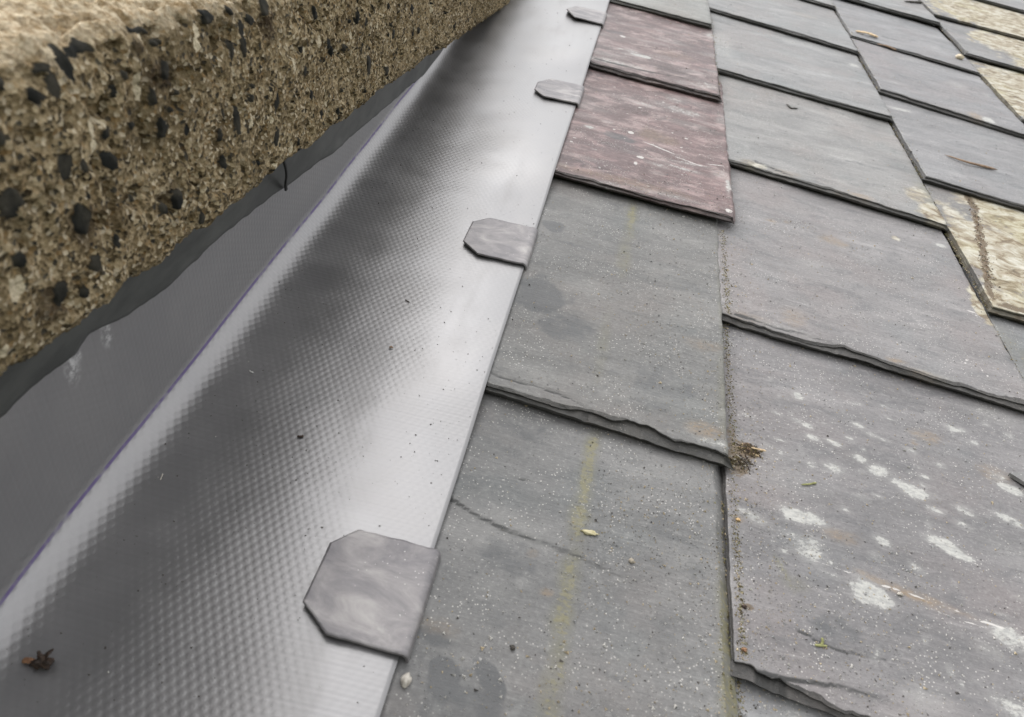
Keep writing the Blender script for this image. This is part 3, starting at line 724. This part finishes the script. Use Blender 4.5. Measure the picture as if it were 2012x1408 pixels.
# ------------------------------------------------------------------ concrete coping
def coping():
    FX = -.172
    def zb(y): return .158 - .154 * (y - .166) - .0125 * sst(.62, .12, y)
    def ztp(y): return .249 - .137 * (y - .198)
    yy = np.concatenate([np.arange(-.5, .10, .006), np.arange(.10, .62, .00115), np.arange(.62, 1.62, .0026)])
    # section parameter: soffit (-1..0), face (0..1), top (1..2.6)
    p = np.concatenate([np.linspace(-1, -.06, 14), np.linspace(-.04, 1.06, 96), np.linspace(1.09, 1.6, 26), np.linspace(1.7, 4., 22)])
    Yg = yy[:, None] * np.ones((1, len(p))); Pg = p[None, :] * np.ones((len(yy), 1))
    b_, t_ = zb(Yg), ztp(Yg)
    hgt = t_ - b_
    rr = .06
    fx = np.where(Pg < 0, FX + Pg * .075, np.where(Pg <= 1, FX, FX - (Pg - 1) * .09))
    fz = np.where(Pg < 0, b_ + .004 * Pg, np.where(Pg <= 1, b_ + Pg * hgt, t_ + (Pg - 1) * .004))
    # soften the two arrises
    def rnd(c, wd, sx, sz):
        k = np.exp(-np.abs((Pg - c) / wd)) ; return k * sx, k * sz
    ax, az = rnd(1., .10, -.006, -.005); bx, bz = rnd(0., .05, -.004, .0035)
    fx = fx + ax + bx; fz = fz + az + bz
    nx = np.where(Pg < 0, .25, np.where(Pg <= 1, 1., .1)); nz = np.where(Pg < 0, -1., np.where(Pg <= 1, 0., 1.))
    ln = np.hypot(nx, nz); nx, nz = nx / ln, nz / ln
    S = np.where(Pg < 0, Pg * .075, np.where(Pg <= 1, Pg * .09, .09 + (Pg - 1) * .09))   # metres round the section
    disp = .0030 * fbm(Yg * 22, S * 22, 3, 3) * np.where(Pg > 1.05, .3, 1.) + .0016 * fbm(Yg * 95, S * 95, 13, 3) + .0009 * vn(Yg * 330, S * 330, 23) + .0006 * vn(Yg * 620, S * 620, 29)
    pit = np.clip(fbm(Yg * 130, S * 120, 43, 3) - .17, 0, 1)
    disp = disp - .015 * pit * np.exp(-np.abs(Pg - .5) * .6)
    # ragged lower arris
    disp = disp + .003 * fbm(Yg * 60, 7.7, 51, 3) * np.exp(-(Pg / .12) ** 2)
    stone = np.zeros(Pg.shape); shell = np.zeros(Pg.shape)
    r = np.random.default_rng(5)
    cand = []
    face_px = [(140, 112, 15, 27), (92, 122, 22, 8), (182, 75, 22, 14), (290, 40, 20, 8), (110, 162, 12, 18), (425, 22, 17, 14), (480, 85, 9, 18), (457, 98, 8, 14), (482, 50, 10, 14),
               (468, 235, 10, 28), (320, 250, 12, 18), (368, 255, 7, 10), (260, 245, 7, 8), (212, 265, 9, 8), (305, 190, 9, 12), (440, 320, 10, 11), (545, 270, 9, 14), (162, 430, 22, 26),
               (355, 392, 14, 16), (25, 400, 22, 24), (5, 272, 10, 14), (12, 150, 12, 12), (122, 578, 18, 18), (35, 510, 16, 16), (230, 475, 11, 10), (725, 130, 10, 20), (650, 100, 6, 9), (620, 22, 7, 12), (590, 95, 7, 8), (512, 390, 8, 8), (330, 135, 12, 16), (545, 200, 10, 14), (610, 185, 7, 10), (250, 145, 6, 10), (255, 390, 6, 8)]
    for (px, py, a, c) in face_px:
        q = PX(px, py, FX + .001); mscale = np.linalg.norm(q - np.array([0, 0, CAM_H])) / FPX
        pp = (q[2] - zb(q[1])) / (ztp(q[1]) - zb(q[1]))
        cand.append((q[1], pp * .09, a * mscale * 1.15, c * mscale * 1.05, r.random() * .5 - .25))
    for _ in range(420):
        y0 = -.3 + 1.6 * r.random(); s0 = .1 * r.random() if r.random() < .8 else .1 + .1 * r.random()
        sz = .0009 + .0030 * r.random() ** 3.5
        cand.append((y0, s0, sz * (.7 + .6 * r.random()), sz * (.8 + .9 * r.random()), r.random() * 3))
    for (y0, s0, a, c, an) in cand:
        i0, i1 = np.searchsorted(yy, [y0 - 2 * max(a, c), y0 + 2 * max(a, c)])
        if i1 <= i0: continue
        dy = Yg[i0:i1] - y0; ds = S[i0:i1] - s0
        ca, sa = math.cos(an), math.sin(an)
        wq = .28 * fbm(Yg[i0:i1] * 260, S[i0:i1] * 260, 91, 3)
        e1 = (dy * ca + ds * sa) / a + wq; e2 = (-dy * sa + ds * ca) / c + .28 * fbm(Yg[i0:i1] * 260, S[i0:i1] * 260, 95, 3)
        q = np.zeros(e1.shape)
        nside = r.integers(5, 8); ph = r.random() * 6
        for kk in range(nside):                       # an angular chip: the inside of a few straight edges
            th = ph + kk * 2 * math.pi / nside + .5 * (r.random() - .5)
            q = np.maximum(q, (e1 * math.cos(th) + e2 * math.sin(th)) / (.75 + .3 * r.random()))
        m = sst(1.1, .85, q)
        sub = disp[i0:i1]
        flat = .0006 + .0016 * r.random() + .1 * (dy * (r.random() - .5) + ds * (r.random() - .5)) + .0002 * vn(Yg[i0:i1] * 300, S[i0:i1] * 300, 77)
        disp[i0:i1] = sub * (1 - m) + m * flat
        stone[i0:i1] = np.maximum(stone[i0:i1], m)
    for (px, py, a, c) in [(278, 168, 9, 20), (175, 250, 10, 18), (178, 290, 9, 12), (205, 240, 7, 9), (570, 122, 8, 14), (365, 400, 9, 7), (575, 295, 5, 9), (258, 310, 5, 6), (395, 55, 12, 16), (390, 85, 12, 14), (15, 690, 10, 14), (850, 10, 6, 14)]:
        q = PX(px, py, FX); ms = np.linalg.norm(q - np.array([0, 0, CAM_H])) / FPX
        s0 = (q[2] - zb(q[1])) / (ztp(q[1]) - zb(q[1])) * .09
        d = np.hypot((Yg - q[1]) / (a * ms * 1.2) + .5 * fbm(Yg * 200, S * 200, 61, 2), (S - s0) / (c * ms * 1.1) + .5 * fbm(Yg * 200, S * 200, 62, 2))
        shell = np.maximum(shell, sst(1.15, .5, d))
    for _ in range(110):                              # scattered shell bits and pale lichen flecks
        y0, s0, q0 = .05 + 1.1 * r.random(), .1 * r.random(), .0008 + .0034 * r.random() ** 3
        i0, i1 = np.searchsorted(yy, [y0 - 4 * q0, y0 + 4 * q0]); yw, sw = Yg[i0:i1], S[i0:i1]
        d = np.hypot((yw - y0) / (q0 * .8) + .7 * fbm(yw * 240, sw * 240, 63, 3), (sw - s0) / (q0 * 1.3) + .7 * fbm(yw * 240, sw * 240, 64, 3))
        shell[i0:i1] = np.maximum(shell[i0:i1], (.5 + .4 * r.random()) * sst(1.2, .4, d))
    dark = np.zeros(Pg.shape)
    for (px, py, a, c, st) in [(325, 150, 40, 34, .9), (275, 80, 10, 30, .8), (530, 35, 22, 40, .95), (600, 140, 14, 14, .5), (110, 590, 40, 34, .8), (345, 380, 30, 30, .6), (165, 440, 40, 40, .7)]:
        q = PX(px, py, FX); ms = np.linalg.norm(q - np.array([0, 0, CAM_H])) / FPX
        s0 = (q[2] - zb(q[1])) / (ztp(q[1]) - zb(q[1])) * .09
        d = np.hypot((Yg - q[1]) / (a * ms * 1.3) + .4 * fbm(Yg * 80, S * 80, 71, 3), (S - s0) / (c * ms) + .4 * fbm(Yg * 80, S * 80, 72, 3))
        dark = np.maximum(dark, st * sst(1.2, .4, d))
    topf = sst(.86, 1.04, Pg + .10 * fbm(Yg * 40, S * 40, 81, 3))
    V = np.stack([fx + nx * disp, Yg, fz + nz * disp], -1)
    nu, nv = len(p), len(yy)
    Vf = V.reshape(-1, 3)
    F = grid_faces(nu, nv)[:, ::-1]
    # close the back and the ends
    i = np.arange(nv - 1) * nu
    back = np.stack([i, i + nu, i + nu + nu - 1, i + nu - 1], -1)
    e = np.arange(nu // 2 - 1); e0 = np.stack([e, e + 1, nu - 2 - e, nu - 1 - e], -1)
    e1 = e0 + (nv - 1) * nu
    F = np.concatenate([F, back, e0, e1[:, ::-1]])
    att = np.stack([stone, shell * (1 - stone), topf, dark], -1).reshape(-1, 4)
    o = link('concrete_coping', Vf, F, mat_concrete(), (FX, .2, .158), attrs={'stone': att})
    tag(o, 'rough weathered concrete coping with dark embedded stones, overhanging the grey flashing', 'coping')
coping()

# the wall that carries the coping and the boarding under the slates (both hidden by what lies on them)
def box(name, lo, hi, m):
    (a, b, c), (d, e, f) = lo, hi
    v = [(a, b, c), (d, b, c), (d, e, c), (a, e, c), (a, b, f), (d, b, f), (d, e, f), (a, e, f)]
    return link(name, v, [(0, 3, 2, 1), (4, 5, 6, 7), (0, 1, 5, 4), (1, 2, 6, 5), (2, 3, 7, 6), (3, 0, 4, 7)], m, lo, smooth=False)
render_m = simple('rendered_wall', (.22, .2, .17), (.32, .3, .26), 60., .9, .002)
yy = [(-.5, -.9), (1.6, -.9)]
v = []
for x in (-.50, -.217):
    v += [(x, -.5, -.9), (x, 1.6, -.9), (x, 1.6, -.066), (x, 1.13, .0015), (x, -.5, .252)]
wall = link('wall', v, [(0, 1, 2, 3, 4), (9, 8, 7, 6, 5), (0, 5, 6, 1), (1, 6, 7, 2), (2, 7, 8, 3), (3, 8, 9, 4), (4, 9, 5, 0)], render_m, (-.2, 0, -.9), smooth=False)
tag(wall, kind='structure')
deck = box('roof_deck', (-.216, -.4, -.06), (1.2, 2.6, -.026), simple('old_boards', (.05, .04, .03), (.09, .07, .05), 20., .9))
tag(deck, kind='structure')
gm = simple('lawn', (.035, .06, .02), (.07, .09, .035), 1.5, .9, .02)
gme = bpy.data.meshes.new('ground')
gme.from_pydata([(-900, -900, 0), (900, -900, 0), (900, 900, 0), (-900, 900, 0)], [], [(0, 1, 2, 3)]); gme.materials.append(gm)
go = bpy.data.objects.new('ground', gme); COL.objects.link(go); tag(go, kind='structure')

# ------------------------------------------------------------------ lead tabs holding the flashing edge
LEAD = mat_lead()
def lead_tab(label, xL, xR, ylo, yhi, cut_lo, cut_hi, seed, lift=.001, skew=0.):
    xs = np.concatenate([np.linspace(xL, xR - .003, 40)])
    ny = 34
    path = [(x, 0.) for x in xs]
    for t in np.linspace(0, 1, 8)[1:]:                 # roll over the edge and down to the slate
        path.append((xR - .003 + .003 * math.sin(t * math.pi / 2), -.0034 * (1 - math.cos(t * math.pi / 2))))
    path.append((xR + .0002, -.0045)); path.append((xR + .0003, -.0062))
    path = np.array(path)
    top = np.zeros((ny, len(path), 3))
    for i, (x, dzp) in enumerate(path):
        xx = min(x, xR - .003)
        tl = np.clip((xx - xL) / cut_lo[0], 0, 1); th = np.clip((xx - xL) / cut_hi[0], 0, 1)
        y0 = ylo + cut_lo[1] * (1 - tl); y1 = yhi - cut_hi[1] * (1 - th)
        t = np.linspace(0, 1, ny)
        yv = y0 + (y1 - y0) * t + skew * (x - xR)
        yv = yv + .0005 * fbm(x * 150, t * 2, seed, 2)
        zz = zmem(np.full(ny, min(xx, -.0315)), yv)
        bead = .0005 * math.exp(-((x - (xR - .004)) / .0022) ** 2)
        lf = lift * (1 - (xx - xL) / (xR - xL)) * (1 - t) ** 1.5
        top[:, i] = np.stack([np.full(ny, x), yv, zz + .0026 + dzp + lf + bead + .0005 * fbm(x * 60, yv * 60, seed + 5, 3)], -1)
    V, F, sm = sheet(top, .0013)
    o = link('lead_tab', V, F, LEAD, (xR, (ylo + yhi) / 2, .005), smooth=sm)
    return tag(o, label, 'lead tab', 'lead tabs along the flashing edge')
lead_tab('nearest and largest looking lead tab, in front at the lower middle', -.0820, -.0262, .1845, .2462, (.0165, .0135), (.0115, .0125), 3, lift=.0014, skew=-.02)
lead_tab('mottled lead tab with clipped corners beside the split edged grey slate, second from the front', -.0840, -.0285, .5268, .5880, (.0150, .014), (.012, .012), 9, lift=.0012)
lead_tab('plain pale lead tab beside the larger red slate, third from the front', -.0820, -.0272, .8775, .9400, (.0140, .016), (.012, .020), 17, lift=.0015)
lead_tab('farthest lead tab at the top, beside the upper red slate, its end curled up', -.0862, -.0280, 1.190, 1.258, (.0150, .028), (.010, .022), 23, lift=.004)

# ------------------------------------------------------------------ loose bits
def grit(name, label, pts, sizes, mats, mi, seed, elong=None):
    r = np.random.default_rng(seed); n = len(pts)
    base = np.array([[1, 0, 0], [-.5, .87, 0], [-.5, -.87, 0], [0, 0, 1.1], [.1, 0, -.9]])
    fc = np.array([[0, 1, 3], [1, 2, 3], [2, 0, 3], [1, 0, 4], [2, 1, 4], [0, 2, 4]])
    an = r.random(n) * 6.283
    sc = np.stack([sizes * (.7 + .9 * r.random(n)), sizes * (.5 + .6 * r.random(n)), sizes * (.4 + .4 * r.random(n))], -1)
    if elong is not None: sc[:, 0] *= elong
    L = base[None] * sc[:, None] + .25 * (r.random((n, 5, 3)) - .5) * sizes[:, None, None]
    ca, sa = np.cos(an)[:, None], np.sin(an)[:, None]
    V = np.stack([L[..., 0] * ca - L[..., 1] * sa, L[..., 0] * sa + L[..., 1] * ca, L[..., 2]], -1) + pts[:, None]
    F = (fc[None] + (np.arange(n) * 5)[:, None, None]).reshape(-1, 3)
    o = link(name, V.reshape(-1, 3), F, mats, (0, .3, 0), midx=np.repeat(mi, 6), smooth=False)
    return tag(o, label, 'grit', kind='stuff')
def heap(name, label, cat, c, sx, sy, sz, n, mats, p, seed):
    """a crumbly clump: bits piled round one spot, one mesh"""
    r = np.random.default_rng(seed)
    x = c[0] + sx * np.clip(r.normal(size=n), -2.2, 2.2) * .6; y = c[1] + sy * np.clip(r.normal(size=n), -2.2, 2.2) * .6
    d = np.hypot((x - c[0]) / sx, (y - c[1]) / sy)
    z = zroof(x, y); z = np.where(z < -.5, c[2], z) + sz * np.exp(-d ** 2 * 1.6) * r.random(n) + .0002
    o = grit(name, label, np.stack([x, y, z], -1), .0003 + .0007 * r.random(n) ** 2, mats, r.choice(len(mats), n, p=p), seed, 1 + 1.2 * r.random(n))
    o['category'] = cat; del o['kind']
    return o

def blob(name, label, cat, pos, r, m, seed, sq=(1, 1, .6), rough=.35, res=(14, 10)):
    nu, nv = res
    th = np.linspace(0, 2 * math.pi, nu, endpoint=False); ph = np.linspace(.12, math.pi - .12, nv)
    V = []
    for a in ph:
        for t in th:
            d = np.array([math.sin(a) * math.cos(t), math.sin(a) * math.sin(t), math.cos(a)])
            k = 1 + rough * float(fbm(d[0] * 2.2 + seed * 3.1, d[1] * 2.2 + d[2] * 1.7, seed, 3))
            V.append(np.array(pos) + d * r * k * np.array(sq))
    F = []
    for j in range(nv - 1):
        for i in range(nu):
            F.append((j * nu + i, (j + 1) * nu + i, (j + 1) * nu + (i + 1) % nu, j * nu + (i + 1) % nu))
    F.append(tuple(range(nu))); F.append(tuple((nv - 1) * nu + i for i in range(nu))[::-1])
    o = link(name, V, F, m, pos)
    return tag(o, label, cat) if label else o

def stick(name, label, cat, pts, r0, r1, m, flat=1., seed=0, parent=None):
    """a tapered bent twig or shaving along the points"""
    pts = np.array(pts, float); n = 18
    t = np.linspace(0, len(pts) - 1, n)
    c = np.stack([np.interp(t, np.arange(len(pts)), pts[:, i]) for i in range(3)], -1)
    V = []; F = []; kk = 8
    for i in range(n):
        d = c[min(i + 1, n - 1)] - c[max(i - 1, 0)]; d /= np.linalg.norm(d)
        s = np.cross(d, (0, 0, 1)); s /= np.linalg.norm(s); u = np.cross(s, d)
        q = i / (n - 1)
        r = (r0 + (r1 - r0) * q) * (1 + .3 * float(fbm(q * 9, seed, seed, 2))) * (min(1, 6 * q + .25) * min(1, 6 * (1 - q) + .25))
        for j in range(kk):
            a = 2 * math.pi * j / kk
            V.append(c[i] + s * r * math.cos(a) + u * r * flat * math.sin(a))
    for i in range(n - 1):
        for j in range(kk):
            F.append((i * kk + j, i * kk + (j + 1) % kk, (i + 1) * kk + (j + 1) % kk, (i + 1) * kk + j))
    F.append(tuple(range(kk))[::-1]); F.append(tuple((n - 1) * kk + j for j in range(kk)))
    o = link(name, V, F, m, tuple(c[0]), parent=parent)
    return tag(o, label, cat) if label else o

def onroof(px, py, dz=.0):
    q = P(px, py)
    for _ in range(3):
        z = float(zroof(np.array([q[0]]), np.array([q[1]]))[0]); z = z if z > -.5 else 0.
        q = P(px, py, z)
    return q + np.array([0, 0, dz])
def onmem(px, py, dz=0.):
    q = P(px, py)
    for _ in range(3): q = P(px, py, float(zmem(np.array([q[0]]), np.array([q[1]]))[0]))
    return q + np.array([0, 0, dz])

BROWN = simple('dry_brown', (.018, .012, .009), (.05, .03, .02), 400.)
BARK = simple('bark_brown', (.11, .07, .045), (.24, .16, .1), 300.)
TAN = simple('tan_wood', (.38, .27, .16), (.58, .45, .29), 300.)
MOSSM = simple('dry_moss', (.05, .038, .02), (.15, .12, .06), 500., .95, .001)
GREEN = simple('green_sprig', (.15, .155, .055), (.26, .26, .11), 300.)
STONE = simple('pale_pebble', (.34, .31, .27), (.5, .47, .42), 300.)
ORANGE = simple('orange_leaf', (.17, .085, .045), (.27, .15, .08), 300.)
WHITE = simple('white_flake', (.55, .54, .52), (.7, .69, .67), 300.)
DARK = simple('dark_bark', (.03, .028, .025), (.07, .06, .05), 300.)

q = onmem(85, 1306, .0025)
bud = blob('leaf_bud', 'dark brown dried bud with an orange stalk on the flashing, bottom left', 'bud', tuple(q), .0036, BROWN, 4, (1.15, .8, .75), .9, (22, 16))
a, b_ = onmem(72, 1305, .002), onmem(45, 1299, .001)
stick('stalk', None, None, [a, (a + b_) / 2 + np.array([0, 0, .0006]), b_], .0012, .0016, ORANGE, .35, 2, parent=bud)
for j, (dx, dy, dz) in enumerate([(.002, .004, .004), (.004, .001, .003), (-.002, .002, .0045)]):
    stick('bract', None, None, [q, q + np.array([dx, dy, dz]) * .7, q + np.array([dx * 1.3, dy * 1.3, dz * .8])], .0013, .0006, BROWN, .4, j, parent=bud)
q = onmem(768, 685, .0008); stick('husk', 'small tan seed husk on the flashing, level with the second lead tab\'s slate', 'husk', [q + np.array([-.0012, 0, 0]), q + np.array([0, .0008, .0005]), q + np.array([.0014, .0004, 0])], .0009, .0006, BARK, .6, 5)
q = onmem(590, 859, .0008); stick('husk', 'small dark brown seed husk on the flashing, left of the split slate', 'husk', [q + np.array([-.0018, -.0003, 0]), q, q + np.array([.0018, .0009, 0])], .0006, .001, BROWN, .6, 6)
q = onmem(800, 592, .0005); stick('fibre', 'tiny dark fibre on the flashing below the second lead tab', 'fibre', [q + np.array([-.002, .001, 0]), q, q + np.array([.002, -.0005, 0])], .0004, .0004, BROWN, .6, 7)
q = onmem(318, 937, .0006); stick('fibre', 'tiny pale straw fibre on the dark part of the flashing', 'fibre', [q + np.array([-.0004, .002, 0]), q, q + np.array([.0006, -.0025, 0])], .0003, .0003, STONE, .6, 8)
q = onmem(492, 731, .0006); stick('fibre', 'tiny white splinter on the flashing right of the purple line', 'fibre', [q + np.array([-.001, .001, 0]), q, q + np.array([.0022, -.0003, 0])], .0003, .0004, WHITE, .6, 9)
q = onmem(782, 1328, -.002) ; q[0] = -.0245
blob('pebble', 'pale pebble wedged beside the flashing edge below the nearest lead tab', 'pebble', (q[0], q[1], .001 + float(zroof(np.array([-.0245]), np.array([q[1]]))[0])), .0034, STONE, 7, (.7, 1, .7))
q = onroof(1240, 1103, .0008); blob('pebble', 'single rounded tan pebble on the large foreground slate', 'pebble', tuple(q), .0016, simple('tan_pebble', (.22, .19, .15), (.34, .3, .24), 300.), 8, (1, 1, .6))
q = onroof(1158, 1047, .0006); blob('lichen_crumb', 'pale yellow lichen crumb at the foot of a green streak', 'crumb', tuple(q), .0024, simple('lichen_yellow', (.38, .34, .18), (.55, .5, .33), 300.), 9, (1.7, .8, .4), .9)
q = onroof(1007, 1273, .0006); blob('dirt_crumb', 'small dark crumb with a white tip on the foreground slate', 'crumb', tuple(q), .0015, DARK, 10, (.8, 1., .5), .9)
q = onroof(1472, 884, .0); heap('moss_clump', 'brown dry moss clump with grit beside the corner of the split slate', 'moss', q, .0062, .0045, .0026, 420, [MOSSM, BROWN, BARK, TAN], [.5, .25, .15, .1], 11)
q = onroof(1458, 910, .0); heap('moss_clump', 'thin scatter of darker moss crumbs just under the bigger moss clump', 'moss', q, .007, .0065, .0012, 260, [MOSSM, BROWN, STONE, DARK], [.4, .3, .1, .2], 12)
a, b_ = onroof(1472, 886, .0035), onroof(1503, 890, .0022); stick('wood_splinter', 'thin tan splinter lying on the brown moss clump', 'splinter', [a, (a + b_) / 2, b_], .0006, .0009, TAN, .5, 3)
a, b_ = onroof(1573, 953, .0006), onroof(1604, 949, .0006); stick('moss_sprig', 'short yellow green moss sprig on the lichen spotted slate', 'sprig', [a, (a + b_) / 2 + np.array([0, -.0008, .0004]), b_], .0006, .0009, GREEN, .5, 4)
a, b_ = onroof(1600, 1268, .0006), onroof(1625, 1270, .0006)
sg = stick('moss_sprig', 'forked green moss sprig near the bottom of the lichen spotted slate', 'sprig', [a, (a + b_) / 2, b_], .0008, .0008, GREEN, .5, 5)
c_ = onroof(1614, 1254, .001); stick('side_shoot', None, None, [(a + b_) / 2, ((a + b_) / 2 + c_) / 2 + np.array([.0006, 0, 0]), c_], .0007, .0008, GREEN, .5, 6, parent=sg)
a, b_ = onroof(1855, 305, .001), onroof(1958, 335, .0015); m_ = onroof(1900, 323, .003)
stick('twig', 'long flat brown stick on the plain slate above the lichen crusted slate', 'stick', [a, m_, b_], .0012, .0035, BARK, .45, 7)
a, b_ = onroof(1680, 62, .0015), onroof(1725, 75, .002); stick('wood_flake', 'pale tan wood flake near the top, left of the darker flake', 'flake', [a, (a + b_) / 2 + np.array([0, 0, .002]), b_], .004, .006, TAN, .3, 8)
a, b_ = onroof(1719, 87, .0015), onroof(1762, 101, .002); stick('wood_flake', 'thinner flake, dark at one end and tan at the other, right of the pale flake', 'flake', [a, (a + b_) / 2 + np.array([0, 0, .002]), b_], .0028, .004, BARK, .35, 9)
q = onroof(1884, 115, .003); blob('lichen_crumb', 'round cream crumb beside the joint of the yellow lichen slates', 'crumb', tuple(q), .0062, simple('cream_crumb', (.45, .38, .27), (.62, .55, .43), 200.), 13, (1, 1, .7), .5)
a, b_ = onroof(1545, 205, .001), onroof(1568, 214, .001); m_ = onroof(1553, 213, .001); stick('bark_curl', 'small dark curled bark scrap on the pale slate right of the upper red slate', 'scrap', [a, m_, b_], .0018, .0012, DARK, .5, 10)
a, b_ = onroof(1775, 4, .002), onroof(1812, 6, .002); stick('twig', 'short dark twig at the top edge beside the yellow lichen slates', 'stick', [a, (a + b_) / 2, b_], .002, .004, DARK, .6, 11)
a, b_ = onroof(1780, 294, .0008), onroof(1792, 299, .0008); stick('fibre', 'short dark splinter left of the long brown stick', 'fibre', [a, (a + b_) / 2, b_], .0012, .0012, DARK, .5, 12)
for (px, py, lab, m_) in [(1462, 1193, 'dark red brown crumb against the joint, level with the big white lichen spot', BROWN), (1462, 1278, 'orange brown crumb against the joint near the bottom', ORANGE), (1450, 1022, 'flat orange crumb right of the slate joint', simple('ochre_crumb', (.42, .27, .12), (.55, .38, .2), 300.)), (1768, 1168, 'cream chip on the rusty streak of the lichen spotted slate', STONE)]:
    q = onroof(px, py, .0006); blob('crumb', lab, 'crumb', tuple(q), .0014, m_, px, (1.1, .8, .5), .8)
# broken chip of slate leaning in at the right
cq = onroof(1978, 936, .001)
cv = np.array([[0, 0], [.012, -.0095], [.030, -.016], [.045, -.01], [.04, .006], [.015, .007]])
tp = [(cq[0] + x, cq[1] + y, cq[2] + .0026 - .05 * (y - .007)) for x, y in cv]; bt_ = [(x, y, z - .0028) for x, y, z in tp]
n = len(cv); ch = link('slate_chip', tp + bt_, [tuple(range(n)), tuple(range(2 * n - 1, n - 1, -1))] + [(i, n + i, n + (i + 1) % n, (i + 1) % n) for i in range(n)], SLATE, tuple(cq), smooth=False,
          attrs={'stain': np.tile([.25, 0, 0, 0], (2 * n, 1)), 'growth': np.zeros((2 * n, 4))})
tag(ch, 'thin broken slate chip lying on the lichen spotted slate at the right edge', 'chip')

# ------------------------------------------------------------------ grit: crumbs nobody could count
r = np.random.default_rng(77)
N = 70000
gy = .12 + 1.5 * r.random(N) ** 1.9; gx = -.03 + (.2 + .5 * gy) * r.random(N)
dens = .35 + .65 * sst(-.1, .5, fbm(gx * 14, gy * 10, 7, 3)) + .6 * np.exp(-((gx - .14) / .02) ** 2)
dens *= np.where(gx > .16, .62, 1.) * np.where(gx < .03, .3, 1.) * np.where(gy > .75, .35, 1.)
kp = r.random(N) < dens; gx, gy = gx[kp], gy[kp]
gz = zroof(gx, gy); kp = gz > -.5; gx, gy, gz = gx[kp], gy[kp], gz[kp]
sz = .00026 + .00048 * r.random(len(gx)) ** 2.2 + .0006 * (r.random(len(gx)) < .03)
mi = r.choice([0, 1, 2, 3], len(gx), p=[.40, .22, .12, .26])
GM = [simple('quartz_grit', (.28, .27, .25), (.52, .5, .47)), simple('tan_grit', (.3, .24, .15), (.45, .37, .25)), simple('dark_grit', (.04, .037, .033), (.1, .09, .08)), simple('grey_grit', (.2, .2, .2), (.3, .3, .3))]
grit('grit', 'fine pale and dark grit scattered over the slates', np.stack([gx, gy, gz + sz * .25], -1), sz, GM, mi, 3)
# moss and dirt packed along the joints
jx, jy, js = [], [], []
for (x0, ya, yb, nn, w_) in [(.1365, .37, .68, 900, .0016), (.1345, .20, .36, 350, .0014), (.3805, .50, 1.2, 1100, .0022), (.3805, 1.2, 1.7, 400, .0025), (.5915, 1.2, 1.8, 300, .003), (.1395, 1.0, 1.4, 120, .002), (.1265, .165, .34, 700, .0022), (.1345, .17, .33, 350, .0012)]:
    jy.append(ya + (yb - ya) * r.random(nn)); jx.append(x0 + w_ * r.normal(size=nn)); js.append(.0003 + .0006 * r.random(nn) ** 2 + .0003 * ya)
jx, jy, js = map(np.concatenate, (jx, jy, js))
jz = np.maximum(zroof(jx, jy), np.maximum(zroof(jx - .006, jy), zroof(jx + .006, jy)) - .004)
jz = np.where(jz < -.5, -.004, jz)
grit('joint_moss', 'dry moss and dirt packed in the joints between slates', np.stack([jx, jy, jz], -1), js,
     [MOSSM, simple('olive_moss', (.1, .095, .035), (.2, .18, .08)), GM[1]], r.choice([0, 1, 2], len(jx), p=[.45, .35, .2]), 5)
# dark crumbs along the crack of the lichen slate
t = r.random(420); ctr = np.array([P(1910 + 30 * a ** .6, 388 + 180 * a)[:2] for a in t])
cxx = ctr[:, 0] + .003 * r.normal(size=420); cyy = ctr[:, 1] + .006 * r.normal(size=420)
czz = zroof(cxx, cyy)
kp = czz > -.5
grit('crack_dirt', 'brown dirt crumbs along the crack of the lichen crusted slate', np.stack([cxx, cyy, czz], -1)[kp], (.0005 + .0010 * r.random(420) ** 2)[kp], [MOSSM, BARK, BROWN], r.choice([0, 1, 2], kp.sum()), 6)
# specks on the membrane
N = 1500
my = .12 + 1.1 * r.random(N) ** 1.7; mxx = -.034 - .16 * r.random(N) ** 1.3
kp = r.random(N) < (.25 + .75 * sst(-.1, .4, fbm(mxx * 18, my * 12, 9, 3))); mxx, my = mxx[kp], my[kp]
mz = zmem(mxx, my); sz = .00025 + .00045 * r.random(len(mxx)) ** 3
grit('dust_specks', 'dark dust specks scattered on the grey flashing', np.stack([mxx, my, mz + sz * .3], -1), sz, [GM[2], BROWN, GM[0]], r.choice([0, 1, 2], len(mxx), p=[.68, .17, .15]), 8)

# ------------------------------------------------------------------ the roof goes on beyond the picture's edge
more = [(-.055, .1330, -.25), (-.055, .130, 1.65), (-.055, .130, 1.96), (X2, X2R, -.41), (X2, X2R, 1.985), (X2, X2R, 2.29), (X3, X3R, .0), (X3, X3R, -.32),
        (X3, X3R, 2.02), (X3, X3R, 2.32), (X4, X4R, .90), (X4, X4R, .585), (X4, X4R, .27), (X4, X4R, -.045), (X4, X4R, 2.30)]
for i, (a, b_, y0) in enumerate(more):
    o = slate('plain grey slate lying beyond the edge of the picture', a, b_, y0, y0 - .02 - .1 * (a > .5) * .3, .41, seed=200 + 7 * i, res=.007, dz=.0055 if a < 0 else 0., tint=(1.05, 1.05, 1.05))
    o['group'] = 'slates beyond the edge of the picture'
